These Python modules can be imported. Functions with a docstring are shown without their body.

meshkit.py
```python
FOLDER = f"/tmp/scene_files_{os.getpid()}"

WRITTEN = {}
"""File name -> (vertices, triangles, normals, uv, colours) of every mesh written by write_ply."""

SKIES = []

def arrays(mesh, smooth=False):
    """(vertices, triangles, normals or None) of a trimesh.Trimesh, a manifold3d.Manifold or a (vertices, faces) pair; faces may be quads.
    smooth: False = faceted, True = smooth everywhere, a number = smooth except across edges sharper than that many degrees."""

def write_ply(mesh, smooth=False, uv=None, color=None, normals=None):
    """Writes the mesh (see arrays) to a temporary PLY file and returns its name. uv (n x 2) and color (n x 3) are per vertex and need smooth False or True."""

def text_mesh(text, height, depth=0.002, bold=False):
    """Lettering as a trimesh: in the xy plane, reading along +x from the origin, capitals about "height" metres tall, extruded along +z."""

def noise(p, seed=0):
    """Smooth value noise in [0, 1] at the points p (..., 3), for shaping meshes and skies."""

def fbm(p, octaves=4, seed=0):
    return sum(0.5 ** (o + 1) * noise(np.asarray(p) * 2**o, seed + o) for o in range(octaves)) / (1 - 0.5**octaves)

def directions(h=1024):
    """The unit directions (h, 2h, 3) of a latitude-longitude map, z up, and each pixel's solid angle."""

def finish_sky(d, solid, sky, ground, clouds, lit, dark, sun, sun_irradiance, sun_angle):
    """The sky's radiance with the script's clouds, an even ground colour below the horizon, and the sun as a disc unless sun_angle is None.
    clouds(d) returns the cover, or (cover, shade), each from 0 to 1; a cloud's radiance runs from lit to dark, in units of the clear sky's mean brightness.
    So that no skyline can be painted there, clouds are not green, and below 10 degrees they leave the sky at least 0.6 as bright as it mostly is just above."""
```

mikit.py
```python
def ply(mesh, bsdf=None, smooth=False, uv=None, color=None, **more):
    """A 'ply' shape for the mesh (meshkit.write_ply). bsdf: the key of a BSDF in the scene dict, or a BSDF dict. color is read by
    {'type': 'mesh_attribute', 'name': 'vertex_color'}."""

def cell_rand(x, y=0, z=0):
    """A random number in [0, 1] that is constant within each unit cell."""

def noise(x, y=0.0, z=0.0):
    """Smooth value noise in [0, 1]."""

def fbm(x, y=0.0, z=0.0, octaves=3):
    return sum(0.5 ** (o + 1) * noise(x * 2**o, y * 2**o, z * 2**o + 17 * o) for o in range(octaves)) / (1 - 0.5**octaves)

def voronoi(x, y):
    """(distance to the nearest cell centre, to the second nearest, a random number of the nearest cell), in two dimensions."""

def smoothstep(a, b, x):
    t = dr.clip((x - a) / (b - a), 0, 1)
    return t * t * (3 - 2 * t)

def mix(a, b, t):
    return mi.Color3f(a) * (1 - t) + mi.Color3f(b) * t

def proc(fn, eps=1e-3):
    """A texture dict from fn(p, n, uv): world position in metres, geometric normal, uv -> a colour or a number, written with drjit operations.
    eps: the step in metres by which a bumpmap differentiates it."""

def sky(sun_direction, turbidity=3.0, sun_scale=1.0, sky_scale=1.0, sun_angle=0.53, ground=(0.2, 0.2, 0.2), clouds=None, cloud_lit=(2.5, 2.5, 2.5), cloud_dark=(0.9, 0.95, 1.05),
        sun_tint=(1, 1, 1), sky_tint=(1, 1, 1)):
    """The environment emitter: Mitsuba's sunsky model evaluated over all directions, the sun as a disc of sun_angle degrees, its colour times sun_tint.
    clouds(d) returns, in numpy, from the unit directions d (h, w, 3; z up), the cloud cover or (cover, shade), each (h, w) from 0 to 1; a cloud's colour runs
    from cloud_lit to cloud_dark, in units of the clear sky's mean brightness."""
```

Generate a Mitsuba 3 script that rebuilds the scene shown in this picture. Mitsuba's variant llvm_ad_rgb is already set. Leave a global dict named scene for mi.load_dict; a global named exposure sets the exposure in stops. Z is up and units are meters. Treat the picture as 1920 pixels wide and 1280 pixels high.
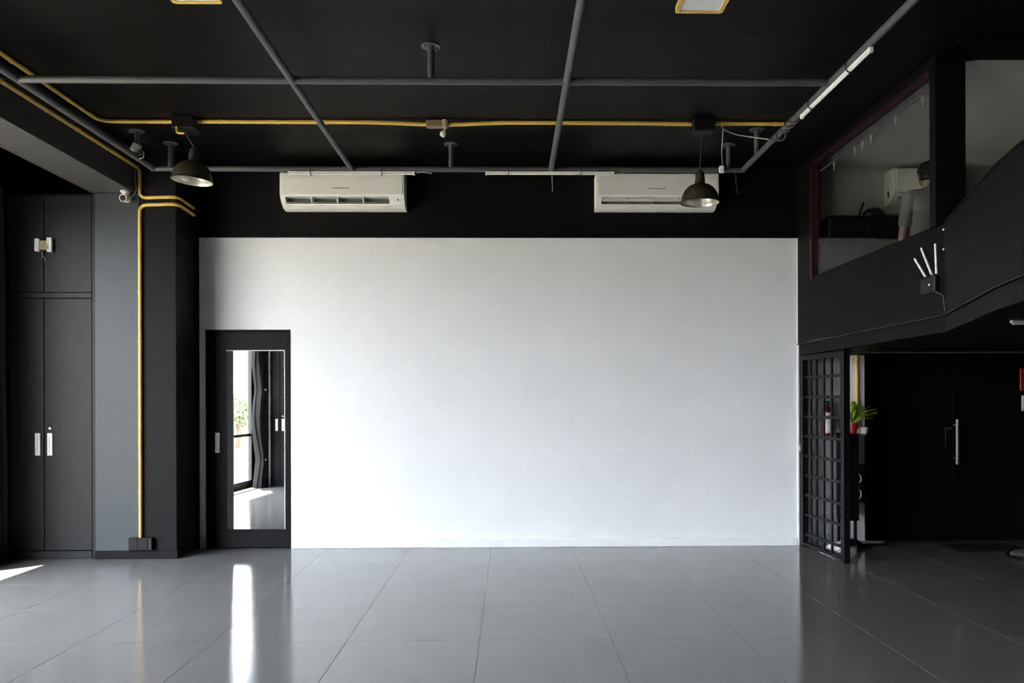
import math, random
import numpy as np, trimesh, manifold3d as m3
import mitsuba as mi, mikit, meshkit
from mikit import proc, fbm, noise, mix, smoothstep, cell_rand

T = mi.ScalarTransform4f
rng = random.Random(7)
scene, labels = {}, {}

# ------------------------------------------------------------------ camera, sky, sun, exposure
FOC, PPX, PPY, YAW, ROLL, EYE = 1539.0, 983.0, 754.0, 0.018, 0.0027, 1.436
_f = np.array([math.sin(YAW), math.cos(YAW), 0.0]); _r0 = np.array([math.cos(YAW), -math.sin(YAW), 0.0]); _z = np.array([0, 0, 1.0])
_r = _r0 - ROLL * _z; _u = _z + ROLL * _r0
_r /= np.linalg.norm(_r); _u /= np.linalg.norm(_u)
CAM = np.array([0, 0, EYE])
scene['camera'] = {'type': 'perspective', 'fov': math.degrees(2 * math.atan(960 / FOC)), 'fov_axis': 'x', 'near_clip': 0.05, 'far_clip': 500.0,
                   'principal_point_offset_x': -(PPX - 960) / 1920, 'principal_point_offset_y': -(PPY - 640) / 1280,
                   'to_world': T().look_at(origin=CAM.tolist(), target=(CAM + _f).tolist(), up=_u.tolist())}
exposure = 4.42
SUN_TRAVEL = np.array([0.88, 0.88, -3.30])            # the way the sunlight travels: in through the left windows, steeply down
SUN_TRAVEL /= np.linalg.norm(SUN_TRAVEL)
scene['sky'] = mikit.sky((-SUN_TRAVEL).tolist(), turbidity=4.0, sun_scale=0.0, sky_scale=6.0, ground=(0.10, 0.10, 0.09),
                         clouds=lambda d: (0.9 + 0 * d[..., 2], 0.5 + 0.2 * np.sin(3 * d[..., 0] + 1) * np.cos(4 * d[..., 1])), cloud_lit=(1.7, 1.75, 1.82), cloud_dark=(1.1, 1.15, 1.22))
SUN_E = 3.2
scene['sun'] = {'type': 'directional', 'direction': SUN_TRAVEL.tolist(), 'irradiance': {'type': 'rgb', 'value': [SUN_E, SUN_E * 0.93, SUN_E * 0.80]}}


def at(px, py, x=None, y=None, z=None):
    """The point of the plane x, y or z = ... that the photograph shows at this pixel."""
    d = _f * FOC + _r * (px - PPX) + _u * (PPY - py)
    k = (x - CAM[0]) / d[0] if x is not None else (y - CAM[1]) / d[1] if y is not None else (z - CAM[2]) / d[2]
    return CAM + k * d


# ------------------------------------------------------------------ materials
def mat(name, color, rough=0.5, spec=0.5, metal=0.0, **more):
    c = color if isinstance(color, dict) else {'type': 'rgb', 'value': list(color)}
    scene['mat_' + name] = {'type': 'twosided', 'nested': {'type': 'principled', 'base_color': c, 'roughness': rough, 'specular': spec, 'metallic': metal, **more}}
    return 'mat_' + name


def speckled(a, b, s):
    return proc(lambda p, n, uv: mix(a, b, fbm(p.x * s, p.y * s, p.z * s)))


M_CEIL = mat('ceiling_paint', speckled((0.0022, 0.0022, 0.0021), (0.0032, 0.0032, 0.0030), 1.7), 0.5, 0.12)
M_BLACK = mat('black_paint', speckled((0.0025, 0.0025, 0.0025), (0.0035, 0.0035, 0.0035), 2.3), 0.6, 0.15)
M_CHAR = mat('charcoal_paint', speckled((0.0045, 0.0043, 0.0045), (0.0060, 0.0057, 0.006), 2.0), 0.6, 0.15)
M_SLATE = mat('slate_blue_paint', speckled((0.022, 0.029, 0.034), (0.026, 0.034, 0.039), 2.0), 0.5)
M_WHITE = mat('white_paint', speckled((0.83, 0.84, 0.84), (0.86, 0.865, 0.86), 1.2), 0.8, 0.3)
M_CLOSET = mat('closet_laminate', proc(lambda p, n, uv: mix((0.007, 0.0077, 0.0083), (0.0105, 0.0115, 0.012), fbm(p.x * 22, p.y * 22, p.z * 1.3))), 0.5, 0.3)
M_DOOR = mat('black_laminate', (0.003, 0.003, 0.004), 0.45, 0.12)
M_MEZZ = mat('mezzanine_paint', speckled((0.0026, 0.0026, 0.0030), (0.0036, 0.0035, 0.0039), 2.0), 0.55, 0.09)
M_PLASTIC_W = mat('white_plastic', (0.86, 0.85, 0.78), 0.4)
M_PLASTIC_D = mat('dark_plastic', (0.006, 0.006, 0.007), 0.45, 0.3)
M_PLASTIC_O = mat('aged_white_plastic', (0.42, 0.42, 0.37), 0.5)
M_SLOT = mat('slot_shadow_plastic', (0.16, 0.16, 0.145), 0.6)
M_PIPE = mat('grey_pipe_paint', speckled((0.07, 0.07, 0.073), (0.09, 0.09, 0.09), 9.0), 0.45)
M_YELLOW = mat('yellow_conduit', (0.72, 0.46, 0.10), 0.35)
M_STEEL = mat('brushed_steel', (0.72, 0.73, 0.74), 0.35, 0.5, 1.0)
M_STEELD = mat('dull_steel', (0.30, 0.30, 0.30), 0.5, 0.5, 0.8)
M_SATIN = mat('satin_handle', (0.78, 0.79, 0.80), 0.4)
M_SHADE = mat('lamp_shade_paint', (0.030, 0.027, 0.018), 0.4)
M_REFL = mat('lamp_reflector', (0.52, 0.51, 0.45), 0.3, 0.5, 0.6)
M_BULB = mat('bulb_opal', (0.85, 0.85, 0.82), 0.3)
M_BEAM = mat('beam_paint', (0.034, 0.034, 0.034), 0.6, 0.3)
M_FRAME = mat('window_frame_metal', (0.03, 0.03, 0.032), 0.5)
M_CURTAIN = mat('dark_curtain', (0.032, 0.033, 0.035), 0.9, 0.1)
M_REDWOOD = mat('dark_red_wood', (0.018, 0.0045, 0.0045), 0.5)
M_GREYWALL = mat('pale_grey_wall', (0.34, 0.35, 0.315), 0.8, 0.3)
M_IRONL = mat('faint_lettering', (0.035, 0.035, 0.035), 0.6)
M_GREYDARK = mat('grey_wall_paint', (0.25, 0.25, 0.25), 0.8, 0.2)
M_IRON = mat('black_iron', (0.004, 0.004, 0.005), 0.45, 0.2)
M_RED = mat('red_enamel', (0.33, 0.015, 0.02), 0.3)
M_REDX = mat('dark_red_enamel', (0.10, 0.006, 0.010), 0.3)
M_BAG = mat('grey_bag', (0.05, 0.05, 0.05), 0.8, 0.2)
M_PAPER = mat('pale_paper', (0.70, 0.72, 0.66), 0.8)
M_CARD = mat('tan_card', (0.45, 0.38, 0.22), 0.7)
M_BROWN = mat('brown_box', (0.22, 0.16, 0.10), 0.7)
M_WIRE = mat('grey_wire', (0.42, 0.42, 0.42), 0.5)
M_WIRE_D = mat('dark_wire', (0.03, 0.03, 0.035), 0.5)
M_MAT = mat('door_mat', (0.012, 0.012, 0.011), 0.95, 0.1)
M_SHOE = mat('white_shoe', (0.72, 0.72, 0.70), 0.6)
M_SLIPPER = mat('grey_slipper', (0.22, 0.22, 0.215), 0.7)
M_SKIN = mat('skin', (0.12, 0.08, 0.062), 0.5)
M_HAIR = mat('dark_hair', (0.003, 0.003, 0.003), 0.7, 0.1)
M_SHIRT = mat('grey_shirt', (0.085, 0.085, 0.08), 0.85)
M_LED = mat('lamp_diffuser', (0.72, 0.74, 0.72), 0.25)
M_PAVING = mat('pale_paving', speckled((0.17, 0.16, 0.135), (0.22, 0.21, 0.18), 0.9), 0.9, 0.2)
M_BARK = mat('bark', (0.16, 0.11, 0.07), 0.9)
scene['mat_leaf'] = {'type': 'twosided', 'nested': {'type': 'principled', 'base_color': {'type': 'rgb', 'value': [0.10, 0.24, 0.04]}, 'roughness': 0.5}}
scene['mat_leaf_light'] = {'type': 'twosided', 'nested': {'type': 'principled', 'base_color': {'type': 'rgb', 'value': [0.34, 0.44, 0.06]}, 'roughness': 0.5}}
scene['mat_leaf_pale'] = {'type': 'twosided', 'nested': {'type': 'principled', 'base_color': {'type': 'rgb', 'value': [0.22, 0.27, 0.15]}, 'roughness': 0.6}}
scene['mat_glass'] = {'type': 'thindielectric', 'int_ior': 1.5}
scene['mat_glass_front'] = {'type': 'thindielectric', 'int_ior': 1.16}
scene['mat_mirror'] = {'type': 'conductor', 'material': 'none', 'specular_reflectance': {'type': 'rgb', 'value': [0.88, 0.90, 0.89]}}
scene['mat_tile'] = {'type': 'roughplastic', 'alpha': 0.018, 'int_ior': 1.5, 'nonlinear': False,
                     'diffuse_reflectance': proc(lambda p, n, uv: mix((0.175, 0.175, 0.172), (0.20, 0.20, 0.195), fbm(p.x * 1.6, p.y * 1.6, 3.0, 4) + 0.25 * (fbm(p.x * 30, p.y * 30, 1.0, 2) - 0.5)))}
M_GROUT = mat('grout', (0.10, 0.10, 0.10), 0.8)


# ------------------------------------------------------------------ mesh helpers
def hull(pts):
    return m3.Manifold.hull_points(np.asarray(pts, float).tolist()) if False else trimesh.Trimesh(np.asarray(pts, float)).convex_hull


def box(lo, hi, c=0.0):
    lo, hi = np.minimum(lo, hi).astype(float), np.maximum(lo, hi).astype(float)
    c = min(c, 0.45 * float((hi - lo).min()))
    if c <= 0:
        b = trimesh.creation.box(hi - lo); b.apply_translation((lo + hi) / 2); return b
    pts = []
    for k in range(3):
        a, d = lo + c, hi - c
        a[k], d[k] = lo[k], hi[k]
        pts += [[(a, d)[i][0], (a, d)[j][1], (a, d)[l][2]] for i in (0, 1) for j in (0, 1) for l in (0, 1)]
    return hull(pts)


def cat(*ms):
    return trimesh.util.concatenate([m for m in ms])


def rounded(path, rad, n=6):
    """A polyline with its corners rounded."""
    p = [np.asarray(q, float) for q in path]
    out = [p[0]]
    for a, b, c in zip(p, p[1:], p[2:]):
        u, v = (a - b), (c - b)
        lu, lv = np.linalg.norm(u), np.linalg.norm(v)
        r = min(rad, 0.45 * lu, 0.45 * lv)
        s, e = b + u / lu * r, b + v / lv * r
        for t in np.linspace(0, 1, n):
            out.append((1 - t) ** 2 * s + 2 * t * (1 - t) * b + t * t * e)
    out.append(p[-1])
    return np.array(out)


def tube(path, r, sides=10, cap=True):
    p = np.asarray(path, float)
    t = np.gradient(p, axis=0) if len(p) > 2 else np.repeat([p[1] - p[0]], 2, 0)
    t /= np.linalg.norm(t, axis=1, keepdims=True)
    a = np.cross(t[0], [0, 0, 1] if abs(t[0][2]) < 0.9 else [1, 0, 0]); a /= np.linalg.norm(a)
    ang = np.arange(sides) * 2 * math.pi / sides
    v = []
    for i in range(len(p)):
        a = a - t[i] * (a @ t[i]); a /= np.linalg.norm(a)
        b = np.cross(t[i], a)
        ri = r[i] if hasattr(r, '__len__') else r
        v.append(p[i] + ri * (np.cos(ang)[:, None] * a + np.sin(ang)[:, None] * b))
    v = np.vstack(v); f = []
    for i in range(len(p) - 1):
        for j in range(sides):
            q = [i * sides + j, i * sides + (j + 1) % sides, (i + 1) * sides + (j + 1) % sides, (i + 1) * sides + j]
            f += [[q[0], q[1], q[2]], [q[0], q[2], q[3]]]
    if cap:
        n = len(v); v = np.vstack([v, p[0], p[-1]]); e = (len(p) - 1) * sides
        for j in range(sides):
            f += [[n, (j + 1) % sides, j], [n + 1, e + j, e + (j + 1) % sides]]
    return trimesh.Trimesh(v, f, process=False)


def lathe(profile, sections=32):
    return trimesh.creation.revolve(np.asarray(profile, float), sections=sections)


def extrude_x(profile, x0, x1):
    """A profile of (y, z) points drawn out along x, as a Manifold."""
    p = np.asarray(profile, float)
    if (p[:, 0] * np.roll(p[:, 1], -1) - p[:, 1] * np.roll(p[:, 0], -1)).sum() < 0: p = p[::-1]
    cs = m3.CrossSection([p])
    m = cs.extrude(x1 - x0)
    # extruded along z from the (y, z) plane: (a, b, c) -> (c + x0, a, b)
    return m.transform(np.array([[0, 0, 1, x0], [1, 0, 0, 0], [0, 1, 0, 0]], float))


def mbox(lo, hi):
    lo, hi = np.minimum(lo, hi), np.maximum(lo, hi)
    return m3.Manifold.cube((hi - lo).tolist()).translate(lo.tolist())


def prism(poly, z0, z1):
    """A ground-plan polygon drawn up from z0 to z1."""
    import shapely
    m = trimesh.creation.extrude_polygon(shapely.Polygon(poly), z1 - z0); m.apply_translation([0, 0, z0]); return m


def wiggle(m, s=0.004, k=9.0):
    v = np.array(m.vertices); m.vertices = v + s * (np.stack([meshkit.noise(v * k + o) for o in (0, 31, 67)], 1) - 0.5); return m


# ------------------------------------------------------------------ entries
def numbered(name):
    if not any(k == name or k.startswith(name + '__') for k in list(scene) + list(labels)): return name
    i = 1
    while any(k == f'{name}_{i:03d}' or k.startswith(f'{name}_{i:03d}__') for k in list(scene) + list(labels)): i += 1
    return f'{name}_{i:03d}'


def thing(name, label, cat_, group=None, kind=None):
    k = numbered(name); labels[k] = {'label': label, 'category': cat_}
    if group: labels[k]['group'] = group
    if kind: labels[k]['kind'] = kind
    return k


def part(parent, name, mesh, bsdf, smooth=False, label=None, kind=None, to_world=None, shape=None):
    k = numbered(parent + '__' + name)
    d = dict(shape) if shape else mikit.ply(mesh, bsdf, smooth)
    if to_world is not None: d['to_world'] = to_world
    scene[k] = d
    if label or kind:
        labels[k] = {}
        if label: labels[k]['label'] = label
        if kind: labels[k]['kind'] = kind
    return k


def solo(name, mesh, bsdf, label, cat_, group=None, smooth=False, kind=None):
    k = thing(name, label, cat_, group, kind)
    scene[k] = mikit.ply(mesh, bsdf, smooth)
    return k


def struct(name, mesh, bsdf, label, cat_, smooth=False):
    return solo(name, mesh, bsdf, label, cat_, None, smooth, 'structure')


# ================================================================== THE ROOM
YW = 8.14                      # face of the back wall
ZC = 3.77                      # ceiling
YC = float(at(255, 1047, z=0)[1])          # front of the column and the closet beside it
XL = -4.85                     # face of the left (window) wall
XR = 2.875                     # face of the mezzanine front on the right
COL_L, COL_R = float(at(178, 800, y=YC)[0]), float(at(331, 800, y=YC)[0])
XE, YB, YD = 6.2, -4.6, 8.40   # far right wall, wall behind the photographer, entrance doors

# floor: a grout bed and single tiles of 0.8 m
struct('floor', box((XL - 0.3, YB - 0.2, -0.12), (XE + 0.2, YD + 0.3, -0.004)), M_GROUT, 'large polished pale grey tiled floor', 'floor')
tile = mikit.ply(box((-0.3989, -0.3989, -0.02), (0.3989, 0.3989, 0.0), 0.0007), 'mat_tile')
TX0, TY0 = -0.185 - 0.8 * 6, 4.965 - 0.8 * 12
cut = {}
for i in range(14):
    for j in range(17):
        x0, y0 = TX0 + 0.8 * i, TY0 + 0.8 * j
        lo, hi = np.array([max(x0, XL), max(y0, YB)]), np.array([min(x0 + 0.8, XE), min(y0 + 0.8, YD)])
        if (hi - lo).min() < 0.03: continue
        s = (hi - lo) / 0.8
        c = (lo + hi) / 2
        if s.min() < 0.999:
            key = tuple(np.round(s, 4))
            if key not in cut:
                h = (hi - lo) / 2 - 0.0008
                cut[key] = mikit.ply(box((-h[0], -h[1], -0.02), (h[0], h[1], 0.0), 0.0007), 'mat_tile')
            shp = cut[key]
        else:
            shp = tile
        tilt = T().translate([float(c[0]), float(c[1]), 0]).rotate([1, 0, 0], rng.uniform(-0.025, 0.025)).rotate([0, 1, 0], rng.uniform(-0.025, 0.025))
        part('floor', 'tile', None, None, to_world=tilt, shape=shp)

struct('ceiling', box((XL - 0.3, YB - 0.2, ZC), (XE + 0.2, YD + 0.3, ZC + 0.2)), M_CEIL, 'matt black painted ceiling', 'ceiling')

# back wall: black masonry with a white board over its lower part, and a white pier by the entrance
WX0, WX1 = float(at(374, 700, y=YW)[0]), float(at(1496.5, 700, y=YW)[0])
WZ = float(at(955, 446, y=YW)[2])
X_PIER = float(at(1621, 850, y=YW)[0])
DX0, DX1 = float(at(386, 800, y=YW)[0]), float(at(545, 800, y=YW)[0])
DZ1 = float(at(465, 618, y=YW)[2])
struct('wall_back', mbox((XL - 0.3, YW + 0.018, 0), (XR + 0.1, YW + 0.25, ZC)) - mbox((DX0, YW - 0.1, -0.1), (DX1, YW + 0.2, DZ1)), M_BLACK, 'back wall, black above the white board', 'wall')
white = mbox((WX0, YW, 0.0), (WX1, YW + 0.02, WZ)) - mbox((DX0, YW - 0.1, -0.1), (DX1, YW + 0.1, DZ1))
part('wall_back', 'white_board', white, M_WHITE, label='large white painted board')
part('wall_back', 'white_board_edge', box((WX1 - 0.012, YW - 0.012, 0.0), (WX1 + 0.008, YW, WZ + 0.0), 0.003), M_WHITE, label='white edge strip')
part('wall_back', 'board_cap', box((WX0, YW - 0.012, WZ), (WX1, YW + 0.03, WZ + 0.022), 0.003), M_CHAR, label='dark grey cap strip')
struct('baseboard_back', box((DX1 + 0.01, YW - 0.014, 0.0), (WX1 - 0.012, YW, 0.085), 0.006), M_WHITE, 'white skirting under the white board', 'baseboard')

# ------------------------------------------------------------------ left: window wall, column, beam
WIN_A, WIN_B, WIN_Z = 2.25, 6.74, 3.30
struct('wall_left', (mbox((XL - 0.07, YB - 0.2, 0), (XL, YW + 0.25, ZC)) - mbox((XL - 0.4, WIN_A, 0.06), (XL + 0.1, WIN_B, WIN_Z)) - mbox((XL - 0.4, -3.6, 0.06), (XL + 0.1, 1.3, WIN_Z))),
       M_BLACK, 'left wall with tall windows, painted black', 'wall')


def window(n, y0, y1, panes, label):
    w = f'window_{n}'
    labels[w] = {'label': label, 'category': 'window', 'kind': 'structure'}
    x = XL - 0.035
    part(w, 'frame', cat(box((x - 0.03, y0, 0.06), (x + 0.03, y0 + 0.05, WIN_Z)), box((x - 0.03, y1 - 0.05, 0.06), (x + 0.03, y1, WIN_Z)),
                         box((x - 0.03, y0 + 0.05, 0.06), (x + 0.03, y1 - 0.05, 0.12)), box((x - 0.03, y0 + 0.05, WIN_Z - 0.05), (x + 0.03, y1 - 0.05, WIN_Z))), M_FRAME)
    part(w, 'rail', box((x - 0.02, y0 + 0.05, 0.87), (x + 0.02, y1 - 0.05, 0.915)), M_FRAME)
    for i in range(panes):
        a, b = y0 + (y1 - y0) * i / panes, y0 + (y1 - y0) * (i + 1) / panes
        if i: part(w, 'mullion', box((x - 0.02, a - 0.02, 0.12), (x + 0.02, a + 0.02, WIN_Z - 0.05)), M_FRAME)
        for z0, z1 in ((0.12, 0.87), (0.915, WIN_Z - 0.05)):
            part(w, 'pane', trimesh.Trimesh([[x, a + 0.02, z0], [x, b - 0.02, z0], [x, b - 0.02, z1], [x, a + 0.02, z1]], [[0, 1, 2], [0, 2, 3]]), 'mat_glass')


window(1, WIN_A, WIN_B, 3, 'tall window of the bay beside the closet')
window(2, -3.6, 1.3, 4, 'tall window of the bay beside the photographer')

BEAM_Z = 3.38
BEAM_L, BEAM_R = COL_L - 0.02, float(at(255, 357, y=YC)[0])
struct('trim_1', box((BEAM_L, YB, BEAM_Z), (BEAM_R, YC - 0.002, ZC)), M_BEAM, 'charcoal ceiling beam running from the column', 'beam')
SPLIT = float(at(262, 800, y=YC)[0])


def column(y0, y1, name_label):
    k = thing('column', name_label, 'column', kind='structure')
    part(k, 'shaft', box((SPLIT, y0, 0), (COL_R, y1, ZC), 0.004), M_CHAR)
    part(k, 'painted_face', box((COL_L, y0, 0), (SPLIT, y1, BEAM_Z if y0 > 5 else ZC), 0.004), M_SLATE, label='glossy slate blue half of the column')
    part(k, 'skirting', cat(box((COL_L - 0.0, y0 - 0.014, 0), (COL_R + 0.014, y0, 0.075), 0.004), box((COL_R, y0, 0), (COL_R + 0.014, y1, 0.075), 0.004)), M_CHAR)
    return k


column(YC, YW + 0.01, 'charcoal and slate blue column beside the mirrored door')
column(1.67, 2.20, 'column between the window bays')

# ------------------------------------------------------------------ closets
def closet(y_front, facing, label, M_CLOSET=M_CLOSET, shift=0.0):
    """A built-in cupboard between the window wall and the column; facing = -1 looks to the photographer, +1 to the back wall."""
    k = thing('closet', label, 'closet')
    yb = y_front - facing * 0.53
    x0, x1 = XL + 0.002, COL_L - 0.004
    fr = y_front
    split = float(at(80, 800, y=YC)[0]) + shift
    z_mid0, z_mid1 = float(at(120, 558, y=YC)[2]), float(at(120, 548, y=YC)[2])
    edge = float(at(170, 700, y=YC)[0])
    top = BEAM_Z - 0.0
    part(k, 'carcass', box((x0, fr - facing * 0.03, 0.0), (x1, yb, top)), M_CLOSET)
    y0, y1 = fr - facing * 0.028, fr
    part(k, 'side_frame', box((edge + 0.002, y0, 0.0), (x1, y1, top), 0.003), M_CLOSET)
    part(k, 'rail', box((x0, y0, z_mid0), (edge, y1, z_mid1), 0.003), M_CLOSET)
    part(k, 'plinth', box((x0, y0, 0.0), (edge, y1 + facing * 0.004, 0.072), 0.003), M_CLOSET)
    yf = fr - facing * 0.006
    for a, b in ((x0, split), (split, edge)):
        d = part(k, 'door', box((a + 0.002, y0, 0.076), (b - 0.003, yf, z_mid0 - 0.004), 0.003), M_CLOSET)
        hx = float(at(68.5 if a == x0 else 91.5, 833, y=YC)[0]) + shift
        z0, z1 = float(at(80, 854, y=YC)[2]), float(at(80, 812, y=YC)[2])
        h = mbox((hx - 0.023, yf, z0), (hx + 0.023, yf + facing * 0.011, z1)) - mbox((hx - 0.006, yf + facing * 0.005, z0 + 0.02), (hx + 0.006, yf + facing * 0.03, z1 - 0.02))
        part(d, 'handle', h, M_SATIN, label='pale satin metal handle')
        if a != x0:
            c = lathe([(0, 0), (0.013, 0), (0.013, 0.008), (0.009, 0.012), (0, 0.012)], 20)
            c.apply_transform(trimesh.transformations.rotation_matrix(-facing * math.pi / 2, [1, 0, 0])); c.apply_translation([hx, yf, float(at(92, 803, y=YC)[2])])
            part(d, 'lock', c, M_SATIN, True, label='round lock')
        part(k, 'upper_door', box((a + 0.002, y0, z_mid1 + 0.004), (b - 0.003, yf, top - 0.02), 0.003), M_CLOSET)
    return k


closet(YC + 0.02, -1, 'tall charcoal built-in closet left of the column, with pale handles')
closet(2.20, 1, 'black closet seen only in the door mirror', M_DOOR, -0.085)

# ------------------------------------------------------------------ curtains
def curtain(x, y0, y1, z0, z1, label, gather=None):
    n, m = 90, 40
    v = []
    for j in range(m + 1):
        z = z0 + (z1 - z0) * j / m
        g = 1.0
        if gather:
            for zt in gather: g = min(g, 0.55 + 0.45 * min(1, abs(z - zt) / 0.5) ** 0.8)
        for i in range(n + 1):
            t = i / n
            flare = 1 + 0.25 * (1 - j / m) ** 2
            yy = y1 - (y1 - y0) * t * g
            v.append([x + flare * 0.055 * math.sin(t * 2 * math.pi * 7 + 0.4 * math.sin(3 * z)) + 0.015 * math.sin(9 * t + z), yy, z])
    v = np.array(v); f = []
    for j in range(m):
        for i in range(n):
            a = j * (n + 1) + i; f += [[a, a + 1, a + n + 2], [a, a + n + 2, a + n + 1]]
    fr = trimesh.Trimesh(v, f, process=False)
    b = v + [0.004, 0, 0]
    sheet = cat(fr, trimesh.Trimesh(b, [q[::-1] for q in f], process=False))
    k = thing('curtain', label, 'curtain')
    part(k, 'fabric', sheet, M_CURTAIN, True)
    return k


curtain(XL + 0.17, 6.84, YC - 0.03, 0.012, 3.42, 'dark curtain hanging at the left edge against the closet')
cb = curtain(XL + 0.17, 2.58, 2.235, 0.012, 3.42, 'dark tied curtain seen in the door mirror', gather=(0.475, 1.67))
for zt in (0.475, 1.67):
    s = trimesh.creation.icosphere(2, 0.03); s.apply_translation([XL + 0.25, 2.33, zt]); part(cb, 'tieback_knob', s, M_STEEL, True)
solo('curtain_rod', tube([[XL + 0.17, 2.22, 3.46], [XL + 0.17, YC - 0.01, 3.46]], 0.014), M_STEEL, 'steel curtain rod above the bay window', 'curtain rod', smooth=40)
# pale edging strip on the closet seen in the mirror
part('closet_001', 'edge_strip', box((XL + 0.262, 2.203, 0.0), (XL + 0.292, 2.218, BEAM_Z - 0.02)), M_SATIN, label='pale edge strip')

# ------------------------------------------------------------------ the mirrored door
labels['door_1'] = {'label': 'black door with a tall mirror in the white wall', 'category': 'door', 'kind': 'structure'}
D = 'door_1'
part(D, 'frame', cat(box((DX0, YW - 0.004, 0), (DX0 + 0.018, YW + 0.10, DZ1)), box((DX1 - 0.018, YW - 0.004, 0), (DX1, YW + 0.10, DZ1)), box((DX0 + 0.018, YW - 0.004, DZ1 - 0.018), (DX1 - 0.018, YW + 0.10, DZ1))), M_DOOR)
th = math.radians(2.07)
piv = np.array([DX1 - 0.018, YW - 0.001, 0.0])
TL = T().translate(piv.tolist()).rotate([0, 0, 1], -math.degrees(th))      # leaf coordinates: x to the left is negative, y into the wall
LW = DX1 - DX0 - 0.036
mz0, mz1 = float(at(480, 992, y=YW)[2]), float(at(480, 656, y=YW)[2])
mx0, mx1 = float(at(436.5, 800, y=YW)[0]) - piv[0], float(at(534.5, 800, y=YW)[0]) - piv[0]
gx0 = float(at(423.5, 800, y=YW)[0]) - piv[0]


def leafpart(parent, name, mesh, bsdf, smooth=False, label=None):
    m = mesh if isinstance(mesh, trimesh.Trimesh) else trimesh.Trimesh(*meshkit.arrays(mesh)[:2])
    m = m.copy(); m.apply_transform(np.array(TL.matrix, float)); return part(parent, name, m, bsdf, smooth, label)


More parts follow.
